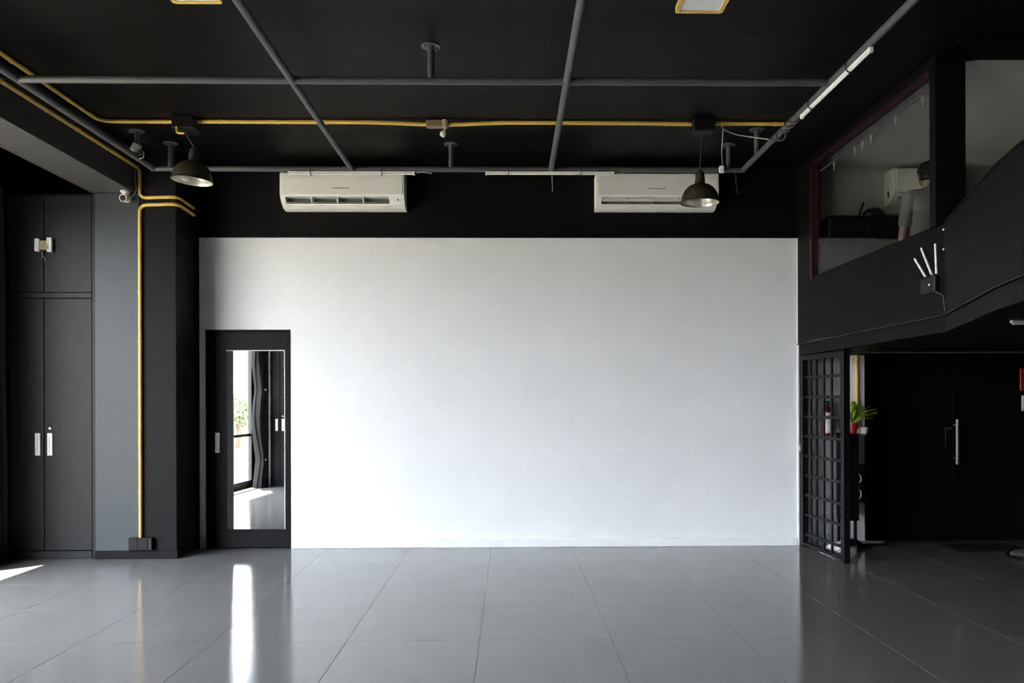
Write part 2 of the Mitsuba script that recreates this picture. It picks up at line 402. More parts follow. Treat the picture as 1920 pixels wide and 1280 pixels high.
leaf = mbox((-LW, 0.0, 0.012), (0, 0.012, DZ1 - 0.022))
leaf = leaf - mbox((gx0, -0.02, mz0), (mx1, 0.006, mz1))
lf = leafpart(D, 'leaf', leaf, M_DOOR)
leafpart(lf, 'mirror_border', box((gx0, 0.0035, mz0), (mx0, 0.0058, mz1)), M_BEAM, label='grey strip beside the mirror')
leafpart(lf, 'mirror', box((mx0, 0.0035, mz0), (mx1, 0.0058, mz1)), 'mat_mirror', label='tall mirror')
leafpart(lf, 'mirror_bead', cat(box((gx0, -0.0015, mz1 - 0.008), (mx1, 0.0036, mz1)), box((mx1 - 0.007, -0.0015, mz0), (mx1, 0.0036, mz1 - 0.008))), M_SATIN, label='pale bead round the mirror')
hx = float(at(406.5, 830, y=YW)[0]) - piv[0]
hz0, hz1 = float(at(406, 849, y=YW)[2]), float(at(406, 811, y=YW)[2])
leafpart(lf, 'handle', mbox((hx - 0.022, -0.010, hz0), (hx + 0.022, 0.0, hz1)) - mbox((hx - 0.006, -0.02, hz0 + 0.02), (hx + 0.006, -0.004, hz1 - 0.02)), M_SATIN, label='pale satin metal handle')

# ------------------------------------------------------------------ pipe frame under the ceiling
ZP, RP = 3.54, 0.0245
YR, YF = float(at(900, 317.5, z=ZP)[1]), float(at(900, 152, z=ZP)[1])
PXL, PXR = float(at(288, 316, y=YR)[0]), float(at(1393, 320, y=YR)[0])
PM1, PM2 = float(at(660, 314, y=YR)[0]), float(at(1033, 314, y=YR)[0])
k = thing('pipe_frame', 'grey painted steel pipe frame hung under the black ceiling', 'pipe frame')
part(k, 'pipe', tube([[PXL, -2.5, ZP], [PXL, YR, ZP]], RP, 14), M_PIPE, 40)
part(k, 'pipe', tube([[PXR, -2.5, ZP], [PXR, YR, ZP]], RP, 14), M_PIPE, 40)
part(k, 'pipe', tube([[PXL - 0.02, YR, ZP], [PXR + 0.02, YR, ZP]], RP, 14), M_PIPE, 40)
part(k, 'pipe', tube([[PXL, YF, ZP], [PXR, YF, ZP]], RP, 14), M_PIPE, 40)
for x in (PM1, PM2): part(k, 'pipe', tube([[x, -2.5, ZP - 0.004], [x, YR, ZP - 0.004]], RP, 14), M_PIPE, 40)
part(k, 'pipe', tube([[PXL, 1.6, ZP], [PXR, 1.6, ZP]], RP, 14), M_PIPE, 40)
HANG = [(float(at(808, 152, y=YF)[0]), YF), (float(at(846, 315, y=YR)[0]), YR), (float(at(320, 315, y=YR)[0]), YR), (PXL, YR - 0.33), (float(at(1366, 315, y=YR)[0]), YR), (PXR, YR - 0.42)]
for x, y in HANG:
    h = part(k, 'hanger', tube([[x, y, ZP + 0.01], [x, y, ZC - 0.004]], 0.023, 14), M_PIPE, 40)
    fl = lathe([(0, 0), (0.062, 0), (0.064, 0.002), (0.064, 0.008), (0, 0.008)], 24); fl.apply_translation([x, y, ZC - 0.0085])
    part(h, 'flange', fl, M_PIPE, 30)
    for a in range(4):
        b = trimesh.creation.cylinder(0.008, 0.008, sections=6); b.apply_translation([x + 0.045 * math.cos(a * 1.571 + 0.6), y + 0.045 * math.sin(a * 1.571 + 0.6), ZC - 0.0125])
        part(h, 'bolt', b, M_PIPE)

# batten lamps strapped to the pipes
def batten(a, b, label, group):
    a, b = np.array(a), np.array(b)
    u = (b - a) / np.linalg.norm(b - a); s = np.cross(u, [0, 0, 1.0])
    k = thing('tube_lamp', label, 'tube lamp', group)
    def bar(p, q, w, z0, z1, c=0.003):
        L = np.linalg.norm(q - p); m = box((0, -w, z0), (L, w, z1), c)
        R = np.eye(4); R[:3, 0], R[:3, 1], R[:3, 2], R[:3, 3] = u, np.cross([0, 0, 1], u), [0, 0, 1], p
        m.apply_transform(R); return m
    part(k, 'housing', bar(a, b, 0.012, -0.012, 0.0), M_PLASTIC_W)
    part(k, 'tube', tube([a + u * 0.02 - [0, 0, 0.019], b - u * 0.02 - [0, 0, 0.019]], 0.011, 12), M_LED, 40)
    for e in (a, b - u * 0.02): part(k, 'end_cap', bar(e, e + u * 0.02, 0.0135, -0.032, 0.001), M_PLASTIC_W)
    for t in (0.18, 0.74):
        c = a + (b - a) * t
        ring = [c + s * 0.031 * math.cos(q) + np.array([0, 0, 0.012 + 0.046 * math.sin(q)]) for q in np.linspace(0, 2 * math.pi, 25)]
        part(k, 'strap', tube(ring, 0.0035, 6, False), M_PLASTIC_D, True)


zb = ZP - RP + 0.0
batten((float(at(540, 320, y=YR - 0.012)[0]), YR - 0.012, zb), (float(at(778, 320, y=YR - 0.012)[0]), YR - 0.012, zb), 'thin unlit tube lamp under the pipe, in front of the left air conditioner', 'tube lamps on the pipe frame')
batten((float(at(910, 320, y=YR - 0.02)[0]), YR - 0.02, zb), (float(at(1152, 320, y=YR - 0.02)[0]), YR - 0.02, zb), 'thin unlit tube lamp under the pipe between the two air conditioners', 'tube lamps on the pipe frame')
ya, yb_ = float(at(1503, 214, x=PXR)[1]), float(at(1634, 92, x=PXR)[1])
batten((PXR, ya, zb), (PXR, yb_, zb), 'thin unlit tube lamp along the right-hand sloping pipe', 'tube lamps on the pipe frame')

# ------------------------------------------------------------------ yellow conduits
RC = 0.0165
ZK = ZC - RC - 0.003
YK = float(at(700, 229, z=ZK)[1])
XK = float(at(190, 229, z=ZK)[0])


def clips(k, pts, axis):
    for p in pts:
        t = trimesh.creation.cylinder(RC + 0.004, 0.014, sections=14)
        if axis == 'x': t.apply_transform(trimesh.transformations.rotation_matrix(math.pi / 2, [0, 1, 0]))
        if axis == 'y': t.apply_transform(trimesh.transformations.rotation_matrix(math.pi / 2, [1, 0, 0]))
        t.apply_translation(p); part(k, 'clip', t, M_YELLOW, 40)


def px_k(px): return float(at(px, 230, z=ZK)[0])


k = thing('conduit', 'yellow conduit running beside the beam and turning along the ceiling to the left junction box', 'conduit')
part(k, 'pipe', tube(rounded([[XK, 2.0, ZK], [XK, YK, ZK], [px_k(334), YK, ZK]], 0.12), RC), M_YELLOW, 40)
clips(k, [[px_k(x), YK, ZK] for x in (235, 312)], 'x'); clips(k, [[XK, y, ZK] for y in (4.6, 5.6)], 'y')
k = thing('conduit', 'yellow ceiling conduit between the left junction box and the brown box', 'conduit')
sag = [[px_k(x), YK, ZK - 0.0] for x in (371, 480, 600, 640)] + [[px_k(x), YK + 0.0, ZK - d] for x, d in ((690, 0.001), (740, 0.006), (780, 0.014), (803, 0.018))]
part(k, 'pipe', tube(sag, RC), M_YELLOW, 40); clips(k, [[px_k(x), YK, ZK] for x in (415, 520, 612)], 'x')
k = thing('conduit', 'yellow ceiling conduit between the brown box and the right junction box', 'conduit')
sag = [[px_k(x), YK, ZK - d] for x, d in ((838, 0.02), (870, 0.014), (910, 0.006), (950, 0.0), (1050, 0.0), (1150, 0.0), (1250, 0.004), (1298, 0.008))]
part(k, 'pipe', tube(sag, RC), M_YELLOW, 40); clips(k, [[px_k(x), YK, ZK - d] for x, d in ((942, 0), (1146, 0), (1248, 0.004))], 'x')
k = thing('conduit', 'short yellow ceiling conduit right of the right junction box', 'conduit')
part(k, 'pipe', tube([[px_k(1336), YK, ZK - 0.002], [px_k(1472), YK, ZK - 0.002]], RC), M_YELLOW, 40); clips(k, [[px_k(x), YK, ZK - 0.002] for x in (1354, 1456)], 'x')

XB = BEAM_R + RC + 0.003
ZB = float(at(258, 314, x=XB)[2])
YV = YC - RC - 0.003
XV = float(at(262, 380, y=YV)[0])
z1, z2 = float(at(300, 371, y=YV)[2]), float(at(300, 384.5, y=YV)[2])
XS = COL_R + RC + 0.003
k = thing('conduit', 'yellow conduit along the beam, dropping down the column and turning right above its twin', 'conduit')
part(k, 'pipe', tube(rounded([[XB, 2.2, ZB], [XB, YV, ZB], [XV, YV, ZB - 0.03], [XV, YV, z1], [XS, YV, z1 + 0.012], [XS, YW - 0.1, z1]], 0.07), RC), M_YELLOW, 40)
clips(k, [[XB, y, ZB] for y in (3.6, 4.6, 5.6, 6.6)], 'y')
k = thing('conduit', 'yellow conduit rising from the socket box up the column and turning right at the top', 'conduit')
ZS1 = float(at(264, 1007, y=YV)[2])
part(k, 'pipe', tube(rounded([[XV, YV, ZS1 - 0.02], [XV, YV, z2], [XS, YV, z2 + 0.012], [XS, YW - 0.1, z2]], 0.07), RC), M_YELLOW, 40)
clips(k, [[XV, YV, float(at(262, y, y=YV)[2])] for y in (450, 546, 640, 735, 828, 922)], 'z')

# junction boxes on the ceiling
def jbox(px0, px1, label):
    k = thing('junction_box', label, 'junction box')
    x0, x1 = px_k(px0), px_k(px1)
    part(k, 'body', box((x0, YK - 0.09, ZC - 0.10), (x1, YK + 0.09, ZC - 0.001), 0.006), M_PLASTIC_D)
    part(k, 'lid', box((x0 + 0.008, YK - 0.082, ZC - 0.106), (x1 - 0.008, YK + 0.082, ZC - 0.1), 0.002), M_PLASTIC_D)
    return (x0 + x1) / 2


xj1 = jbox(332, 373, 'black junction box on the ceiling above the left pendant')
xj2 = jbox(1297, 1337, 'black junction box on the ceiling above the right pendant')
p0 = at(331, 237, y=YK - 0.1); p1 = at(331.5, 249, y=YK - 0.1); p2 = at(345, 249.5, y=YK - 0.1)
solo('cable_end', tube(rounded([p0, p1, p2], 0.02), 0.009, 8), M_YELLOW, 'short bent yellow cable end below the left junction box', 'cable', smooth=40)
bx0, bx1 = px_k(800), px_k(841)
k = thing('junction_box', 'brown card-coloured box joining two yellow ceiling conduits', 'junction box')
part(k, 'body', wiggle(box((bx0, YK - 0.035, ZC - 0.062), (bx1, YK + 0.035, ZC - 0.004), 0.006), 0.006), M_BROWN)
part(k, 'tape', box((bx1 - 0.05, YK - 0.037, ZC - 0.064), (bx1 - 0.02, YK + 0.036, ZC - 0.003), 0.002), M_CARD)
c = at(831.5, 250, y=YK)
k = thing('lamp_holder', 'small white lamp holder hanging under the brown box', 'lamp holder')
part(k, 'wire', tube([[c[0], YK, ZC - 0.06], [c[0] - 0.01, YK, c[2] + 0.02]], 0.003, 6), M_WIRE_D)
hld = lathe([(0, -0.026), (0.02, -0.026), (0.026, -0.016), (0.026, 0.006), (0.014, 0.014), (0.012, 0.028), (0, 0.028)], 18)
hld.apply_transform(trimesh.transformations.rotation_matrix(0.5, [0, 1, 0])); hld.apply_translation(c)
part(k, 'body', hld, M_PLASTIC_W, 40)

# ------------------------------------------------------------------ pendants
def pendant(cx, cy, rim_z, scale, tilt, xtop, label):
    k = thing('pendant_lamp', label, 'pendant lamp', 'dome pendants under the pipe frame')
    R = 0.158
    dome = lambda r, h, z0: [(r * math.cos(a) ** 0.82, z0 + h * math.sin(a) ** 1.0) for a in np.linspace(0.06, 1.33, 16)]
    outer = [(R, 0.0), (R + 0.004, 0.003), (R + 0.003, 0.008), (R - 0.003, 0.012)] + dome(R - 0.004, 0.150, 0.012)
    neck = [(0.044, 0.162), (0.0415, 0.170), (0.0385, 0.215), (0.0355, 0.245), (0.028, 0.263), (0.012, 0.272), (0.0, 0.273)]
    inner = [(R - 0.003, 0.001), (R - 0.008, 0.012)] + dome(R - 0.010, 0.143, 0.012) + [(0.0, 0.152)]
    M = trimesh.transformations.translation_matrix([cx, cy, rim_z]) @ trimesh.transformations.rotation_matrix(tilt, [0, 1, 0]) @ np.diag([scale, scale, scale, 1])
    def put(nm, m, b, sm=50, label=None):
        m = m.copy(); m.apply_transform(M); return part(k, nm, m, b, sm, label)
    put('shade', lathe(outer + neck, 48), M_SHADE)
    put('reflector', lathe(inner, 48), M_REFL, label='silvery white inside of the shade')
    b = trimesh.creation.icosphere(3, 0.034); b.apply_translation([0, 0, 0.075]); put('bulb', b, M_BULB, True)
    put('bulb_base', trimesh.creation.cylinder(0.016, 0.05, sections=16).apply_translation([0, 0, 0.122]), M_PLASTIC_D)
    top = (M @ [0, 0, 0.27, 1])[:3]
    part(k, 'cord', tube(rounded([[xtop, YK, ZC - 0.10], [xtop, cy, ZC - 0.13], top], 0.02), 0.006, 8), M_WIRE_D, 40)


c = at(360, 340, y=YK); pendant(c[0], YK, c[2], 1.03, math.radians(4.5), xj1, 'black dome pendant tilted to one side beside the column')
c = at(1312.5, 381, y=YK); pendant(c[0], YK, c[2], 1.0, 0.0, xj2, 'black dome pendant hanging straight before the right air conditioner')

# ------------------------------------------------------------------ flat flood lamps at the top edge
def flood(px0, px1, py, label):
    k = thing('flood_lamp', label, 'flood lamp', 'square flood lamps on the ceiling')
    z = ZC - 0.055
    a, b = at(px0, py, z=z), at(px1, py, z=z)
    x0, x1, y1 = a[0], b[0], a[1]; y0 = y1 - (x1 - x0)
    part(k, 'body', box((x0 + 0.02, y0 + 0.02, z + 0.01), (x1 - 0.02, y1 - 0.02, ZC - 0.001), 0.01), M_PLASTIC_D)
    import shapely
    sq = shapely.box(x0 + 0.02, y0 + 0.02, x1 - 0.02, y1 - 0.02)
    ring = sq.buffer(0.02).difference(sq.buffer(-0.004))
    r = trimesh.creation.extrude_polygon(ring, 0.03); r.apply_translation([0, 0, z - 0.004]); part(k, 'rim', r, M_YELLOW, label='yellow rim')
    g = trimesh.creation.extrude_polygon(sq.buffer(-0.005), 0.006); g.apply_translation([0, 0, z + 0.002]); part(k, 'diffuser', g, M_LED, label='pale diffuser')


flood(325, 418, 6, 'square yellow-rimmed flood lamp at the top edge, left one')
flood(1265, 1354, 24, 'square yellow-rimmed flood lamp at the top edge, right one')

# ------------------------------------------------------------------ air conditioners
def aircon(x0, x1, yw, z0, slot, label, group, flap, M_PLASTIC_W=M_PLASTIC_W):
    k = thing('air_conditioner', label, 'air conditioner', group)
    P = [(0, 0), (0.07, 0.0), (0.125, 0.012), (0.18, 0.045), (0.222, 0.088), (0.236, 0.115), (0.24, 0.14), (0.24, 0.305), (0.232, 0.325), (0.21, 0.335), (0, 0.335)]
    prof = [(yw - a, z0 + b) for a, b in P]
    body = extrude_x(prof, x0, x1)
    s0, s1 = slot
    body = body - mbox((s0, yw - 0.30, z0 + 0.040), (s1, yw - 0.10, z0 + 0.098))
    part(k, 'body', body, M_PLASTIC_W, 25)
    part(k, 'front_panel', box((x0 + 0.012, yw - 0.2465, z0 + 0.112), (x1 - 0.012, yw - 0.2395, z0 + 0.318), 0.004), M_PLASTIC_W)
    part(k, 'outlet', box((s0 + 0.001, yw - 0.12, z0 + 0.041), (s1 - 0.001, yw - 0.101, z0 + 0.097)), M_SLOT, label='dark air outlet')
    if flap:
        f = box((s0 + 0.004, -0.002, -0.012), (s1 - 0.004, 0.002, 0.012)); f.apply_transform(trimesh.transformations.rotation_matrix(-0.35, [1, 0, 0])); f.apply_translation([0, yw - 0.205, z0 + 0.072])
        part(k, 'louvre', f, M_PLASTIC_W)
    else:
        f = box((s0 + 0.004, yw - 0.20, z0 + 0.042), (s1 - 0.004, yw - 0.13, z0 + 0.052)); part(k, 'louvre', f, M_SLOT)
    for i in range(1, 4):
        x = s0 + (s1 - s0) * i / 4
        part(k, 'vane', box((x - 0.006, yw - (0.19 if flap else 0.20), z0 + 0.042), (x + 0.006, yw - 0.12, z0 + 0.096)), M_PLASTIC_W if not flap else M_SLOT)
    xm = x0 + (x1 - x0) * 0.49
    part(k, 'badge', box((xm - 0.085, yw - 0.2485, z0 + 0.170), (xm + 0.085, yw - 0.2464, z0 + 0.176)), M_SLOT, label='thin grey line on the front')
    part(k, 'lower_trim', tube([[x0 + 0.03, yw - 0.158, z0 + 0.026], [x1 - 0.03, yw - 0.158, z0 + 0.026]], 0.006, 8), M_PLASTIC_W, 40)
    s = trimesh.creation.cylinder(0.008, 0.006, sections=14); s.apply_transform(trimesh.transformations.rotation_matrix(math.pi / 2, [1, 0, 0])); s.apply_translation([x1 - 0.06, yw - 0.208, z0 + 0.07])
    part(k, 'sensor', s, M_SLOT)
    return k


YWB = YW + 0.018
za = float(at(640, 393.5, y=YW - 0.07)[2])
ax0, ax1 = float(at(524, 350, y=YW - 0.23)[0]), float(at(757, 350, y=YW - 0.23)[0])
aircon(ax0, ax1, YWB, za, (ax0 + 0.045, float(at(729, 380, y=YW - 0.2)[0])), 'white wall air conditioner on the left, nearer the door', 'air conditioners on the black wall', False)
bx0, bx1 = float(at(1119, 350, y=YW - 0.23)[0]), float(at(1348, 350, y=YW - 0.23)[0])
aircon(bx0, bx1, YWB, za, (bx0 + 0.05, bx1 - 0.12), 'white wall air conditioner on the right, partly behind a pendant', 'air conditioners on the black wall', True)

# ------------------------------------------------------------------ small devices at the upper left
c = at(232, 366, y=YC - 0.1)
k = thing('security_camera', 'white bullet security camera at the end of the beam above the column', 'camera')
part(k, 'mount', cat(trimesh.creation.cylinder(0.028, 0.012, sections=20).apply_translation([c[0], YC - 0.06, BEAM_Z - 0.007]), tube([[c[0], YC - 0.06, BEAM_Z - 0.01], [c[0], YC - 0.06, c[2] + 0.04]], 0.01, 10)), M_PLASTIC_W, 40)
ring_ = m3.Manifold.cylinder(0.09, 0.034, 0.034, 32) - m3.Manifold.cylinder(0.06, 0.029, 0.029, 32).translate([0, 0, 0.08])
RB = trimesh.transformations.translation_matrix([c[0], YC - 0.03, c[2] - 0.018]) @ trimesh.transformations.rotation_matrix(math.pi / 2 + 0.12, [1, 0, 0])
b = trimesh.Trimesh(*meshkit.arrays(ring_)[:2]); b.apply_transform(RB); part(k, 'body', b, M_PLASTIC_W, 40)
l = lathe([(0, 0.0875), (0.012, 0.0875), (0.014, 0.085), (0.0288, 0.084)], 28); l.apply_transform(RB); part(k, 'lens', l, M_PLASTIC_D, 40)
hd = box((c[0] - 0.033, YC - 0.115, c[2] + 0.0165), (c[0] + 0.033, YC - 0.03, c[2] + 0.062), 0.016); part(k, 'junction', hd, M_PLASTIC_W)
part(k, 'marking', cat(*[box((c[0] + dx - 0.009, YC - 0.1158, c[2] + dz - 0.006), (c[0] + dx + 0.009, YC - 0.1145, c[2] + dz + 0.006)) for dx, dz in ((-0.012, 0.048), (0.011, 0.050), (-0.004, 0.032), (0.014, 0.034))]), M_WIRE, label='grey screws and marking')
part(k, 'cable', tube(rounded([[c[0] + 0.03, YC - 0.05, c[2] - 0.01], at(247, 370, y=YC - 0.04), at(256, 358, y=YC - 0.03), at(252, 328, y=YC - 0.03), at(254, 318, y=YC - 0.03)], 0.03), 0.004, 6), M_WIRE, 40)

g = at(258, 279, y=YR - 0.33)
k = thing('security_camera', 'small grey camera clamped to a pipe hanger near the left corner', 'camera')
b = box((-0.034, -0.026, -0.036), (0.034, 0.026, 0.036), 0.008); b.apply_transform(trimesh.transformations.rotation_matrix(0.45, [0, 1, 0])); b.apply_translation([g[0], YR - 0.36, g[2]]); part(k, 'body', b, M_WIRE)
e = at(267, 288, y=YR - 0.35); part(k, 'arm', tube([[g[0] + 0.02, YR - 0.36, g[2] - 0.02], [e[0], YR - 0.36, e[2]], [PXL, YR - 0.33, e[2] - 0.01]], 0.013, 10), M_PIPE, 40)
e2 = at(280, 290, y=YR - 0.34)
part(k, 'cable', tube(rounded([[PXL + 0.01, YR - 0.355, e2[2] + 0.03], [PXL + 0.07, YR - 0.355, e2[2] + 0.03], [PXL + 0.07, YR - 0.355, e2[2] - 0.03], [PXL + 0.03, YR - 0.355, e2[2] - 0.04]], 0.03), 0.004, 6), M_WIRE, 40)

# unit on the upper closet door
u0, u1 = at(66, 472, y=YC), at(98, 446, y=YC)
k = thing('wall_unit', 'small tan unit with two white end plates and dangling wires on the closet', 'wall unit')
yf = YC + 0.012
part(k, 'plate', box((u0[0], yf - 0.03, u0[2] + 0.004), (u0[0] + 0.042, yf, u1[2] - 0.006), 0.004), M_PLASTIC_W)
xr0, xr1 = u1[0] - 0.042, u1[0]
o = mbox((xr0, yf - 0.03, u0[2]), (xr1, yf, u1[2])) - mbox((xr0 + 0.002, yf - 0.05, u0[2] + 0.022), (xr1 - 0.014, yf - 0.008, u1[2] - 0.022))
part(k, 'plate', o, M_PLASTIC_W)
part(k, 'core', box((u0[0] + 0.042, yf - 0.022, u0[2] + 0.02), (xr0, yf, u1[2] - 0.024), 0.003), M_CARD, label='tan middle')
part(k, 'wire', tube(rounded([at(79, 470, y=yf - 0.01), at(80, 482, y=yf - 0.01), at(84, 483, y=yf - 0.01), at(84, 491, y=yf - 0.01)], 0.01), 0.0035, 6), M_WIRE, 40)
part(k, 'wire', tube(rounded([at(79, 470, y=yf - 0.008), at(76, 485, y=yf - 0.008), at(78, 488, y=yf - 0.008)], 0.02), 0.003, 6), M_WIRE_D, 40)

# socket box low on the column
s0, s1 = at(241, 1032, y=YC - 0.05), at(278, 1008, y=YC - 0.05)
k = thing('socket_box', 'black double socket box at the foot of the column', 'socket box')
part(k, 'body', box((s0[0], YC - 0.055, s0[2]), (s1[0] + 0.035, YC - 0.001, s1[2]), 0.006), M_PLASTIC_D)
for a, b in ((s0[0] + 0.008, s0[0] + 0.084), (s0[0] + 0.092, s0[0] + 0.176)):
    f = part(k, 'socket', box((a, YC - 0.061, s0[2] + 0.010), (b, YC - 0.055, s1[2] - 0.010), 0.002), M_IRON)
    xm, zm = (a + b) / 2, (s0[2] + s1[2]) / 2
    part(f, 'pin_holes', cat(*[box((xm + dx - 0.004, YC - 0.0625, zm + dz - 0.008), (xm + dx + 0.004, YC - 0.061, zm + dz + 0.008)) for dx, dz in ((-0.014, 0), (0.014, 0))]), M_PLASTIC_D)

# ------------------------------------------------------------------ RIGHT: mezzanine
Z_S, Z_B, Z_P, Z_H = 1.895, 2.008, 2.605, 3.70       # soffit, top of the edge band, parapet top, window head
BAL = [(XR, YW + 0.01), (XR, 5.37), (2.43, 4.06), (2.335, 3.70), (2.28, 2.9), (2.28, 1.2)]
outer = BAL + [(XE, 1.2), (XE, YD + 0.2), (XR, YD + 0.2)]
struct('mezzanine_floor', prism([(x + 0.012 if i < 6 else x, y) for i, (x, y) in enumerate(outer)], Z_S, Z_B - 0.006), M_MEZZ, 'black edge band and soffit of the mezzanine', 'mezzanine')
inner = [(XR + 0.1, YW + 0.01), (XR + 0.1, 5.39), (2.53, 4.08), (2.435, 3.71), (2.38, 2.91), (2.38, 1.2)]
struct('mezzanine_parapet', prism(BAL + inner[::-1], Z_B, Z_P), M_MEZZ, 'charcoal parapet of the mezzanine, bending outward at the right', 'parapet')
part('mezzanine_parapet', 'cap', prism([(x - 0.008, y - 0.003) for x, y in BAL[1:]] + [(x + 0.008, y) for x, y in inner[1:][::-1]], Z_P, Z_P + 0.012), M_MEZZ)
part('mezzanine_parapet', 'shadow_bead', tube([(x - 0.004, y, Z_B - 0.002) for x, y in BAL], 0.006, 8), M_PLASTIC_D, 40)
for px, py in ((1770, 430), (1889, 296)):
    y = 5.34 if px < 1800 else 3.93
    q = at(px, py, y=y); s = trimesh.creation.icosphere(2, 0.011); s.apply_translation(q)
    # on the outer face close under the cap
    part('mezzanine_parapet', 'bolt', s, M_STEEL, True, label='small bright bolt')
# wall above: jamb, header, post
GY0, GY1 = 5.56, float(at(1519, 420, x=XR)[1])
struct('wall_right', cat(box((XR, GY1, Z_P), (XR + 0.1, YW + 0.01, ZC)), box((XR, GY0, Z_H), (XR + 0.1, GY1, ZC)), box((XR, 5.48, Z_P + 0.012), (3.08, GY0, ZC))), M_BLACK, 'black upper right wall round the mezzanine window', 'wall')
struct('wall_mezzanine', cat(box((XR + 0.1, YW + 0.0, Z_B), (XE, YW + 0.2, ZC)), box((XE, 1.2, Z_B), (XE + 0.15, YW + 0.2, ZC)), box((XR + 0.1, 5.56, ZC - 0.012), (XE, YW, ZC - 0.001))), M_GREYWALL, 'pale grey walls and ceiling of the mezzanine room', 'wall')
w = 'window_3'
labels[w] = {'label': 'dark red framed glass front of the mezzanine room', 'category': 'window', 'kind': 'structure'}
part(w, 'frame', cat(box((XR - 0.004, GY1 - 0.045, Z_P), (XR + 0.07, GY1, Z_H)), box((XR - 0.004, GY0, Z_H - 0.03), (XR + 0.05, GY1 - 0.045, Z_H))), M_REDWOOD)
part(w, 'pane', trimesh.Trimesh([[XR + 0.03, GY0, Z_P], [XR + 0.03, GY1, Z_P], [XR + 0.03, GY1, Z_H], [XR + 0.03, GY0, Z_H]], [[0, 1, 2], [0, 2, 3]]), 'mat_glass_front')
part(w, 'sill', box((XR - 0.006, GY0, Z_P), (XR + 0.11, GY1 - 0.045, Z_P + 0.012), 0.003), M_MEZZ)
k = thing('curtain_rail', 'thin curtain rail with hanging hooks behind the mezzanine glass', 'curtain rail')
zr = Z_H - 0.075
part(k, 'rail', tube([[XR + 0.09, GY0 + 0.02, zr], [XR + 0.09, GY1 - 0.05, zr]], 0.009, 8), M_PIPE, 40)
for px, py in ((1531, 318), (1564, 292), (1602, 258), (1617, 250), (1633, 232), (1679, 192), (1730, 152)):
    y = float(at(px, py, x=XR + 0.09)[1])
    ring = [[XR + 0.09, y + 0.012 * math.sin(q), zr - 0.02 + 0.026 * math.cos(q)] for q in np.linspace(0, 2 * math.pi, 17)]
    part(k, 'hook', cat(tube(ring, 0.004, 6, False), tube([[XR + 0.09, y, zr - 0.045], [XR + 0.09, y, zr - 0.085]], 0.004, 6)), M_STEEL, True)
# a pipe under the ceiling beyond the post
q = at(1797, 75, z=ZC - 0.03)
solo('ceiling_pipe', tube([[q[0], q[1], ZC - 0.03], [XE, q[1], ZC - 0.03]], 0.018, 10), M_IRON, 'dark pipe under the ceiling at the upper right corner', 'pipe', smooth=40)

# what stands in the mezzanine room
yk = YW - 0.03
cz1 = float(at(1600, 404, y=yk - 0.4)[2]); cx0, cx1 = float(at(1556, 430, y=yk - 0.4)[0]), float(at(1692, 430, y=yk - 0.4)[0])
k = thing('cabinet', 'black cabinet behind the mezzanine glass', 'cabinet')
part(k, 'body', box((cx0, yk - 0.38, Z_B), (cx1, yk, cz1 - 0.02), 0.004), M_DOOR)
part(k, 'top', box((cx0 - 0.006, yk - 0.405, cz1 - 0.02), (cx1 + 0.006, yk, cz1), 0.004), M_DOOR)
for i in range(2):
    a = cx0 + (cx1 - cx0) * i / 2
    d = part(k, 'door', box((a + 0.004, yk - 0.40, Z_B + 0.06), (a + (cx1 - cx0) / 2 - 0.004, yk - 0.38, cz1 - 0.026), 0.003), M_DOOR)
bag = trimesh.creation.icosphere(3, 1.0); v = np.array(bag.vertices); v *= [0.11, 0.10, 0.075]; v[:, 2] = np.maximum(v[:, 2], -0.02); v += 0.02 * (meshkit.noise(v * 14)[:, None] - 0.5)
bag.vertices = v; q = at(1642, 404, y=yk - 0.3); bag.apply_translation([q[0], yk - 0.26, cz1 + 0.031])
solo('bag', bag, M_PLASTIC_D, 'soft black bag lying on the black mezzanine cabinet', 'bag', smooth=True)
a, b = at(1611, 400, y=yk - 0.25), at(1619, 380, y=yk - 0.25)
solo('stick', tube([[a[0] - 0.01, yk - 0.25, cz1 + 0.003], b], 0.012, 8), M_PLASTIC_D, 'short dark stick standing up from the mezzanine cabinet', 'stick', smooth=40)
q0, q1 = at(1686, 452, y=yk - 0.46), at(1697, 430, y=yk - 0.46)
k = thing('bottle', 'pale bottle standing by the mezzanine cabinet', 'bottle')
zb0 = Z_B
# stands on a small side table
tb = thing('side_table', 'low dark side table beside the black mezzanine cabinet', 'table')
tz = float(q0[2]) - 0.02
part(tb, 'top', box((cx1 - 0.10, yk - 0.56, tz - 0.02), (cx1 + 0.10, yk - 0.41, tz), 0.004), M_IRON)
for dx in (-0.085, 0.085):
    for dy in (-0.545, -0.425): part(tb, 'leg', box((cx1 + dx - 0.01, yk + dy - 0.01, Z_B), (cx1 + dx + 0.01, yk + dy + 0.01, tz - 0.02)), M_IRON)
part(k, 'body', lathe([(0, 0), (0.032, 0), (0.034, 0.01), (0.034, 0.08), (0.02, 0.105), (0.013, 0.115), (0.013, 0.13), (0, 0.13)], 20).apply_translation([float((q0[0] + q1[0]) / 2), yk - 0.48, tz]), M_PAPER, 40)
part(k, 'cap', trimesh.creation.cylinder(0.015, 0.02, sections=16).apply_translation([float((q0[0] + q1[0]) / 2), yk - 0.48, tz + 0.14]), M_PLASTIC_W, 40)

mx = float(at(1657, 365, y=YW - 0.0)[0])
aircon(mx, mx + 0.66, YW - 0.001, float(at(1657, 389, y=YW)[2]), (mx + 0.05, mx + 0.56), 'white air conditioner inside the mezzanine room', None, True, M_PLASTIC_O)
q = at(1666, 363, x=mx)
part('air_conditioner_002', 'vent_plate', box((mx - 0.004, q[1] - 0.012, q[2] - 0.035), (mx, q[1] + 0.012, q[2] + 0.02)), M_PLASTIC_D, label='dark slot on its side')

